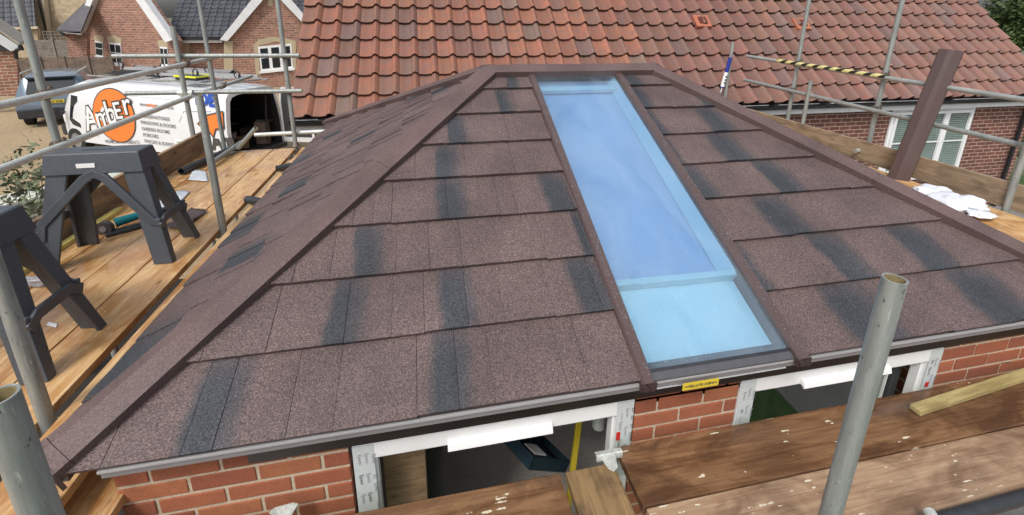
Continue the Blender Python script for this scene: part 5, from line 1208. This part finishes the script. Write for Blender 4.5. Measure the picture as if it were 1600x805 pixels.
def rect_px(x0, y0, x1, y1): return [(x0, y0), (x1, y0), (x1, y1), (x0, y1)]
def px_window(pts, p0, az, parent, nm=2, bar=True, sill=True):
    """pts tl,tr,br,bl"""
    fo = wall_from_px(pts, p0, az, .06, 'window', M_white, parent, off=.03)
    (x0, y0), (x1, y1), (x2, y2), (x3, y3) = pts
    def L2(a, b): # bilinear
        tx = x0 + (x1 - x0) * a; ty = y0 + (y1 - y0) * a; bx = x3 + (x2 - x3) * a; by = y3 + (y2 - y3) * a; return (tx + (bx - tx) * b, ty + (by - ty) * b)
    g_ = .035 * 4 / nm
    for i in range(nm):
        a0 = i / nm + .05; a1 = (i + 1) / nm - .05
        for (b0, b1) in ((.09, .42), (.47, .88)): wall_from_px([L2(a0, b0), L2(a1, b0), L2(a1, b1), L2(a0, b1)], p0, az, .03, 'pane', M_dglass, fo, off=.038)
    if sill: wall_from_px([L2(-.05, .95), L2(1.05, .95), L2(1.05, 1.04), L2(-.05, 1.04)], p0, az, .10, 'sill', M_white, fo, off=.09)
    return fo
pg = random.Random(8)
def gcol(r, c): k = pg.uniform(.8, 1.2); return (.062 * k, .066 * k, .078 * k)
bung = thing('house', (-11, 25.5, 0), 'red brick bungalow with two gables and dark grey roof behind the van', 'house')
G1 = (-11.2, 23.6, 0); A1 = R_(-68)
wall_from_px([(134, 47), (152, -8), (176, -66), (228, -6), (277, 64), (277, 175), (134, 150)], G1, A1, .3, 'gable_wall', M_brick_far, bung)
wall_from_px([(127, 52), (131, 52), (157, -8), (181, -68), (230, -4), (273, 60), (268, 66), (276, 66), (281, 60), (234, -8), (179, -84), (150, -8), (123, 53)][:0] or [(125, 54), (133, 54), (156, -4), (178, -56), (224, 5), (266, 66), (277, 62), (231, -4), (178, -80), (148, -8)], G1, A1, .35, 'bargeboard', M_whiteb, bung, off=.28)
rc_pts = [(280, 58), (352, 58), (352, 170), (280, 170)]
G3 = (-10.8, 25.5, 0); A3 = R_(84)
wall_from_px(rc_pts, G3, A3, .3, 'recessed_wall', M_brick_far, bung)
wall_from_px([(270, 62), (350, 61), (350, 66), (270, 67)], G3, A3, .2, 'fascia', M_whiteb, bung, off=.35)
wall_from_px([(272, 57), (352, 57), (352, 62), (272, 62)], G3, A3, .1, 'gutter', M_gut, bung, off=.45)
wall_from_px([(280, 66), (296, 66), (296, 100), (280, 100)], G3, A3, .1, 'quoin', M_stone, bung, off=.02)
G2 = (-9.6, 24.0, 0); A2 = R_(74)
wall_from_px([(350, 60), (404, 3), (424, -25), (446, 4), (490, 55), (490, 180), (350, 180)], G2, A2, .3, 'gable_wall', M_brick_far, bung)
wall_from_px([(344, 62), (356, 64), (406, 6), (424, -16), (444, 6), (486, 50), (492, 44), (450, -6), (424, -40), (398, -6)], G2, A2, .3, 'bargeboard', M_whiteb, bung, off=.25)
wall_from_px([(350, 64), (364, 64), (364, 110), (350, 112)], G2, A2, .05, 'quoin', M_stone, bung, off=.02)
wall_from_px([(396, 70), (404, 62), (424, 58), (446, 60), (462, 64), (463, 112), (456, 112), (455, 70), (430, 65), (404, 72), (406, 118), (400, 118)], G2, A2, .05, 'window_surround', M_stone, bung, off=.015)
px_window([(403, 73), (455, 68), (458, 108), (408, 113)], G2, A2, bung, nm=3)
wall_from_px([(419, 0), (426, 0), (426, 10), (419, 10)], G2, A2, .05, 'vent_slot', M_stone, bung, off=.015)
px_window([(149, 64), (161, 66), (162, 90), (151, 88)], G1, A1, bung, nm=1); px_window([(171, 66), (189, 68), (193, 103), (175, 101)], G1, A1, bung, nm=2); px_window([(250, 73), (262, 74), (264, 104), (253, 104)], G1, A1, bung, nm=2)
for pts in ([(146, 57), (154, 54), (163, 58), (162, 66), (148, 64)], [(167, 58), (178, 55), (190, 60), (190, 68), (169, 66)], [(246, 64), (254, 62), (262, 66), (262, 74), (248, 73)]): wall_from_px(pts, G1, A1, .05, 'lintel', M_stone, bung, off=.012)
# main dark roof between the gables
p0 = onp(262, 62, G3, Vector((math.cos(A3), -math.sin(A3), 0))); u3 = Vector((math.sin(A3), math.cos(A3), 0)); n3 = Vector((-u3.y, u3.x, 0))
vv = (n3 * .80 + Vector((0, 0, .60))).normalized(); nn3 = u3.cross(vv)
p0 = p0 - n3 * .3
pantile_roof('roof', p0, u3, vv, nn3, 7.5, 16, .34, .38, gcol, bung, M_dark_tile, nseg=6, amp=.05)
# left slope of the right gable's roof
q0 = onp(350, 62, G2, Vector((math.cos(A2), -math.sin(A2), 0))); q1 = onp(424, -34, G2, Vector((math.cos(A2), -math.sin(A2), 0)))
u2 = Vector((-math.cos(A2), math.sin(A2), 0)); vv2 = (q1 - q0); L2_ = vv2.length; vv2.normalize(); nn2 = u2.cross(vv2); nn2 = nn2 if nn2.z > 0 else -nn2
pantile_roof('roof', q0 - u2 * .25 + nn2 * .02, u2, vv2, nn2, 7, max(4, int(L2_ / .38)), .34, .38, gcol, bung, M_dark_tile, nseg=6, amp=.05)
q3 = onp(492, 48, G2, Vector((math.cos(A2), -math.sin(A2), 0))); vv3 = (q1 - q3); L3_ = vv3.length; vv3.normalize(); nn2 = u2.cross(vv3); nn2 = nn2 if nn2.z > 0 else -nn2
pantile_roof('roof', q3 - u2 * .25, u2, vv3, nn2, 6, int(L3_ / .38), .34, .38, gcol, bung, M_dark_tile, nseg=6, amp=.05)
# roofs of the left gable
nA1 = Vector((math.cos(A1), -math.sin(A1), 0)); uB = nA1 if nA1.y > 0 else -nA1
qa = onp(127, 50, G1, nA1); qb = onp(178, -74, G1, nA1); qc = onp(274, 62, G1, nA1)
for q_ in ():
    v_ = qb - q_; l_ = v_.length; v_.normalize(); n_ = uB.cross(v_); n_ = n_ if n_.z > 0 else -n_
    pantile_roof('roof', q_ - uB * .35, uB, v_, n_, 7, int(l_ / .38) + 1, .34, .38, gcol, bung, M_dark_tile, nseg=6, amp=.05)
# low slate lean-to at the left end with its black downpipe
G4 = (-14.5, 25.0, 0); A4 = R_(80)
wall_from_px([(104, 50), (136, 52), (136, 110), (108, 105)], G4, A4, .3, 'porch_wall', M_brick_far, bung)
mb = MB(); a_ = at(88, 46, 1, 24.0); b_ = at(126, 49, 1, 24.0); c__ = at(152, -14, 1, 26.6); d__ = at(132, 4, 1, 26.6); mb.prism([a_, b_, c__, d__], (0, 0, -.12)); mb.build('porch_roof', M_slate, bung)
wall_from_px([(90, 46), (126, 50), (126, 54), (90, 50)], (-14.5, 24.0, 0), R_(90), .1, 'fascia', M_whiteb, bung)
P_ = [at(94, 50, 1, 23.95), at(99, 54, 1, 23.95), at(106, 56, 1, 24.6), at(114, 86, 1, 24.6)]; pipe_chain(P_, .05, 'downpipe', M_gut, bung, 8)

# buff brick house far left
buff = thing('house', (-20, 31, 0), 'buff brick house with a cream rendered stair bay at the top left corner', 'house')
GB = (-20, 31, 0); AB = R_(96)
wall_from_px([(-60, -60), (160, -60), (160, 100), (-60, 100)], GB, AB, .3, 'wall', M_buff, buff)
wall_from_px([(50, -60), (69, -60), (84, 62), (63, 62)], GB, AB, .3, 'rendered_bay', M_cream, buff, off=.35)
for a in ([(47, -10), (63, 64)], [(69, -4), (84, 62)]):
    pA = onp(a[0][0], a[0][1], GB, Vector((math.cos(AB), -math.sin(AB), 0))); pB = onp(a[1][0], a[1][1], GB, Vector((math.cos(AB), -math.sin(AB), 0))); o_ = Vector((0, -.45, 0)); pB.x = pA.x + (pB.x - pA.x) * .9
    mb = MB(); mb.tube(pA + o_, pB + o_, .06, 8); mb.build('downpipe', M_gut, buff, smooth=True)
mb = MB(); a_, b_, c__, d__ = at(-60, 46, 1, 29.3), at(57, 41, 1, 29.3), at(53, -14, 1, 31), at(-60, -8, 1, 31)
v_ = (d__ - a_); l_ = v_.length; v_.normalize(); ux = (b_ - a_); wl_ = ux.length; ux.normalize(); pantile_roof('lower_roof', a_, ux, v_, ux.cross(v_), wl_, int(l_ / .38) + 1, .34, .38, gcol, buff, M_dark_tile, nseg=6, amp=.05)
wall_from_px([(-60, 44), (58, 41), (58, 45), (-60, 49)], (-20, 29.3, 0), R_(90), .1, 'fascia', M_cream, buff)
wall_from_px([(-60, 48), (58, 44), (62, 100), (-60, 100)], (-20, 29.6, 0), R_(90), .2, 'wall', M_buff, buff)
wall_from_px([(12, -10), (18, -10), (20, 11), (14, 12)], GB, AB, .1, 'window', M_cream, buff, off=.05)
# brick garage at the left edge
gar = thing('garage', (-15, 20, 0), 'orange brick garage gable with white bargeboard at the left edge', 'garage')
GG = (-15.8, 19.2, 0); AG = R_(62)
wall_from_px([(-60, 76), (24, 76), (30, 150), (-60, 150)], GG, AG, .3, 'wall', M_brick_gar, gar)
wall_from_px([(-60, 24), (0, 66), (20, 79), (31, 77), (31, 70), (0, 50), (-60, 10)], GG, AG, .2, 'bargeboard', M_whiteb, gar, off=.4)
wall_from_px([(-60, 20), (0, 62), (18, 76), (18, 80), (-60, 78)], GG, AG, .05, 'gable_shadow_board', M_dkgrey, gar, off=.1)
mb = MB(); a_ = onp(31, 70, GG, Vector((math.cos(AG), -math.sin(AG), 0))); b_ = onp(-60, 8, GG, Vector((math.cos(AG), -math.sin(AG), 0))); dd_ = Vector((-math.cos(AG), math.sin(AG), 0)) * 2.5
dd_ = dd_ if dd_.y > 0 else -dd_; nn_ = Vector((.25, -.35, 0)); mb.prism([a_ + nn_, b_ + nn_, b_ + dd_, a_ + dd_], (0, 0, .1)); mb.build('roof', mat('pale_fibre_roof', (.42, .39, .34), .8, n2=(4, .15)), gar)
P_ = [at(31, 70, 1, 18.7), at(33, 76, 1, 18.7), at(24, 79, 1, 18.9), at(26, 92, 1, 18.9)]; pipe_chain(P_, .06, 'downpipe', M_gut, gar, 8)

# fences
def fence_px(x0, yt0, x1, yt1, y, zb, name, m_, label, posts=4, trellis=False, slats=False):
    a, b = at(x0, yt0, 1, y), at(x1, yt1, 1, y); t = thing('fence', ((a.x + b.x) / 2, y, 0), label, 'fence', None)
    L_ = b.x - a.x; n = 0; mb = MB(); h = (a.z + b.z) / 2
    if slats:
        z = zb
        while z < h: mb.box((a.x, y, z), (b.x, y + .02, min(h, z + .135))); z += .15
        mb.box((a.x, y + .021, zb), (b.x, y + .03, h - .02))
    else:
        k = a.x
        while k < b.x: mb.box((k, y + random.uniform(0, .012), zb), (min(b.x, k + .10), y + .03, h + random.uniform(-.006, .006))); k += .105
    mb.build('panel', m_, t)
    for i in range(posts + 1):
        mb = MB(); k = a.x + L_ * i / posts; mb.box((k - .05, y - .04, 0), (k + .05, y + .06, h + .05)); mb.build('post', m_, t)
    if trellis:
        mb = MB(); k = a.x + L_ * .30
        while k < b.x: mb.box((k, y + .005, h), (k + .03, y + .02, h + .42)); k += .17
        for q in (.12, .27, .42): mb.box((a.x + L_ * .30, y + .02, h + q - .03), (b.x, y + .035, h + q))
        mb.build('trellis', M_foam if False else M_fence2, t)
    return t
fence_px(50, 63, 112, 62, 25.2, .2, 'f', M_fence2, 'grey slatted fence with trellis below the cream stair bay', 2, True, True)
fence_px(24, 94, 172, 86, 22.5, 0, 'f', M_fence, 'brown close boarded fence behind the steel blue car and the van', 4)
# pots / small clutter on fence top
# composite boundary wall
pA, pB = at(-200, 330, 2, 1.3), at(330, 238, 2, 1.3)
pA = Vector((-6.92, 4.77, 0)); pB = Vector((-5.0, 7.2, 0)); dq = (pB - pA).normalized(); pA -= dq * 3.0; nq = Vector((-dq.y, dq.x, 0))
bw = thing('boundary_wall', (pA + pB) / 2, 'low sage grey panelled wall with a pale coping at the left behind the trestles', 'wall')
mb = MB(); mb.bar(pA + Vector((0, 0, .6)), pB + Vector((0, 0, .6)), .12, 1.2); mb.build('panel', M_planter, bw)
mb = MB(); mb.bar(pA + Vector((0, 0, 1.25)), pB + Vector((0, 0, 1.25)), .5, .07, ch=.008); mb.build('coping', mat('pale_coping', (.55, .55, .49), .7, n1=(3, .4, (.42, .43, .38))), bw)

# ------------------------------------------------------------------ vegetation
def leaf_cloud(mb, c, rad, n, size, seed, squash=1, hollow=.45):
    rnd = random.Random(seed); c = Vector(c)
    for _ in range(n):
        while True:
            v = Vector((rnd.uniform(-1, 1), rnd.uniform(-1, 1), rnd.uniform(-1, 1)))
            if hollow < v.length < 1: break
        w_ = .75 + .45 * mnoise.noise(v * 2.1 + Vector((seed, 0, 0)))
        p = c + Vector((v.x * rad[0], v.y * rad[1], v.z * rad[2])) * w_
        q = Vector((rnd.gauss(0, 1), rnd.gauss(0, 1), rnd.gauss(0, 1) + .6)).normalized(); a = q.orthogonal().normalized(); a = Matrix.Rotation(rnd.uniform(0, 6.3), 3, q) @ a; b = q.cross(a); s = size * rnd.uniform(.6, 1.4)
        mb.add([p - a * s, p - b * s * .45, p + a * s, p + b * s * .45], [(0, 1, 2, 3)])
def make_tree(loc, h, cr, label, seed, n=9000, leaf=.10, m_=None, group=None):
    rnd = random.Random(seed); t = thing('tree', loc, label, 'tree', group); loc = Vector(loc)
    tr = MB(); top = loc + Vector((0, 0, h * .45)); tr.tube(loc, top, cr * .09, 10, r1=cr * .05)
    cl = MB(); k = 22
    for i in range(k):
        d = Vector((rnd.gauss(0, 1), rnd.gauss(0, 1), rnd.gauss(0, .8))).normalized(); c = loc + Vector((0, 0, h * .62)) + Vector((d.x * cr, d.y * cr, d.z * h * .32)) * rnd.uniform(.35, .8)
        tr.tube(top, c, cr * .03, 6, r1=cr * .008); r = cr * rnd.uniform(.28, .46); leaf_cloud(cl, c, (r, r, r * .8), n // k, leaf, seed * 50 + i)
    tr.build('trunk', M_bark, t, smooth=True); cl.build('crown', m_ or M_leaf, t); return t
make_tree((34.6, 20.5, 0), 5.9, 3.3, 'broad green tree filling the top right corner beyond the brown roof', 3, 16000, .13)
make_tree((30.5, 26.5, 0), 5.0, 2.2, 'smaller pale green tree at the end of the brown roof verge', 4, 9000, .13, leafmat('olive_leaves', (.085, .12, .035), (.04, .07, .02)))
make_tree((39.5, 21.0, 0), 5.6, 3.6, 'dark green tree behind the broad tree at the right edge', 6, 9000, .14)
def bush(loc, rad, label, seed, n=2500, leaf=.03, m_=None, name='shrub', stems=8):
    t = thing(name, loc, label, 'shrub'); mb = MB(); loc = Vector(loc); rnd = random.Random(seed); st = MB()
    for i in range(stems):
        c = loc + Vector((rnd.uniform(-1, 1) * rad[0] * .7, rnd.uniform(-1, 1) * rad[1] * .7, rad[2] * rnd.uniform(.8, 1.9))); st.tube(loc + Vector((0, 0, 0)), c, .008, 5, r1=.003)
        leaf_cloud(mb, c, (rad[0] * .45, rad[1] * .45, rad[2] * .45), n // stems, leaf, seed * 31 + i, hollow=.0)
    st.build('stem', M_bark, t); mb.build('foliage', m_ or M_leaf, t); return t
pb_ = at(14, 285, 0, -4.5)
bush((pb_.x, pb_.y, .0), (.30, .3, pb_.z / 1.75), 'pale leafed shrub at the left edge behind the nearer trestle', 5, 1500, .035, M_leaf2, stems=16)
bush((12.6, 6.6, 0), (.9, .8, 1.1), 'green shrub beside the black downpipe at the right end of the house', 7, 3000, .06)
bush((-1.9, 7.9, 0.2), (.6, .5, .9), 'green shrub left of the brown roof verge below the gable window', 9, 1500, .05)
# garden corner at the right end of the house
gf = thing('fence', (13.3, 4.6, 0), 'dark timber fence with a pale post at the right edge below the rails', 'fence')
mb = MB(); k = 0
while k < 3.4: mb.box((11.55 + k, 7.4, 0), (11.67 + k, 7.43, 1.75)); k += .125
mb.build('panel', M_fence, gf); mb = MB(); mb.box((12.1, 7.2, 0), (12.22, 7.36, 1.95)); mb.build('post', M_wood_tr, gf)
sheet('patio', 2.7, 14, -6, 5.15, .004, mat('paving_slabs', (.20, .195, .19), .8, n1=(1.5, .5, (.13, .13, .125)), n2=(30, .15)))

# ------------------------------------------------------------------ rain drops, chips and dust
rnd = random.Random(99)
mb = MB()
def drop(p, n_, r):
    a = n_.orthogonal().normalized(); b = n_.cross(a); N = 7; vs = [p + n_ * r * .55]
    for q, h in ((.6, .42), (1, 0)): vs += [p + (a * math.cos(6.2832 * i / N) + b * math.sin(6.2832 * i / N)) * r * q + n_ * r * h for i in range(N)]
    mb.add(vs, [(0, 1 + i, 1 + (i + 1) % N) for i in range(N)] + [(1 + i, 1 + N + i, 1 + N + (i + 1) % N, 1 + (i + 1) % N) for i in range(N)])
for _ in range(900):
    v = rnd.random() ** 1.5 * (SL - .16) + .04; drop(fpt(rnd.uniform(.06, .695), v, .0105), n_f, rnd.uniform(.0008, .0021))
M_drop = bpy.data.materials.new('water_drop'); M_drop.use_nodes = True; pp = M_drop.node_tree.nodes['Principled BSDF']; pp.inputs['Base Color'].default_value = (.55, .75, .9, 1); pp.inputs['Roughness'].default_value = .03; pp.inputs['Transmission Weight'].default_value = .6; pp.inputs['IOR'].default_value = 1.33
rd = mb.build('raindrops', M_drop, pane, smooth=True); rd['kind'] = 'stuff'
mb = MB()
for xa in (.026, .729):
    for _ in range(260): drop(fpt(xa + rnd.uniform(-.017, .017), rnd.uniform(0, SL - .15), .0362), n_f, rnd.uniform(.001, .0024))
rd = mb.build('raindrops', M_drop, roof_o, smooth=True); rd['kind'] = 'stuff'
mb = MB()
def chip(x, y, z, s_):
    a = rnd.uniform(0, 6.28); u_ = Vector((math.cos(a), math.sin(a), 0)); v_ = Vector((-u_.y, u_.x, 0)); p = Vector((x, y, z)); k = rnd.uniform(.3, .8)
    mb.prism([p - u_ * s_, p - v_ * s_ * k, p + u_ * s_ * .9, p + v_ * s_ * k * .8], (0, 0, s_ * .3))
for _ in range(90): chip(rnd.uniform(-3.2, -2.33), rnd.uniform(.2, 4.0), ZD + .004, rnd.uniform(.002, .007))
for _ in range(8): chip(rnd.uniform(.0, 2.9), rnd.uniform(-.16, .04), ZF + .001, rnd.uniform(.0012, .004))
for _ in range(9):
    v = rnd.uniform(.05, SL - .2); x = rnd.uniform(-1.4, -.1) if rnd.random() < .6 else rnd.uniform(.85, 1.7)
    p = fpt(x, v, .026); chip(p.x, p.y, p.z, rnd.uniform(.002, .0045))
tag(mb.build('chips', M_bag), kind='stuff')

tb2 = thing('carrier_tube', vp(1.2, 1.25, 2.2), 'grey pipe carrier tube strapped along the far side of the van roof', 'carrier tube')
mb = MB(); mb.tube(vp(.3, 1.28, 2.24), vp(3.9, 1.28, 2.26), .07, 14); mb.build('tube', M_greyfascia, tb2, smooth=True)
for u_ in (.32, 3.88): mb = MB(); mb.tube(vp(u_ - .03, 1.28, 2.24), vp(u_ + .03, 1.28, 2.24), .08, 14); mb.build('end_cap', M_black, tb2, smooth=True)
rs_ = random.Random(4)
for n_, (x0_, x1_, z0_) in enumerate(((.5, 1.6, 2.18), (1.8, 2.5, 2.17))):
    bt = thing('tool_bundle', vp(x0_, .6, z0_), ('long black bundle of timbers and straps on the van roof near the cab', 'short black bundle of straps in the middle of the van roof')[n_], 'bundle')
    mb = MB()
    for k_ in range(5): mb.bar(vp(x0_ + rs_.uniform(0, .2), .45 + k_ * .07, z0_ + rs_.uniform(0, .05)), vp(x1_ - rs_.uniform(0, .2), .47 + k_ * .07 + rs_.uniform(-.05, .05), z0_ + rs_.uniform(0, .07)), .05, .05)
    mb.build('timbers', M_black, bt)
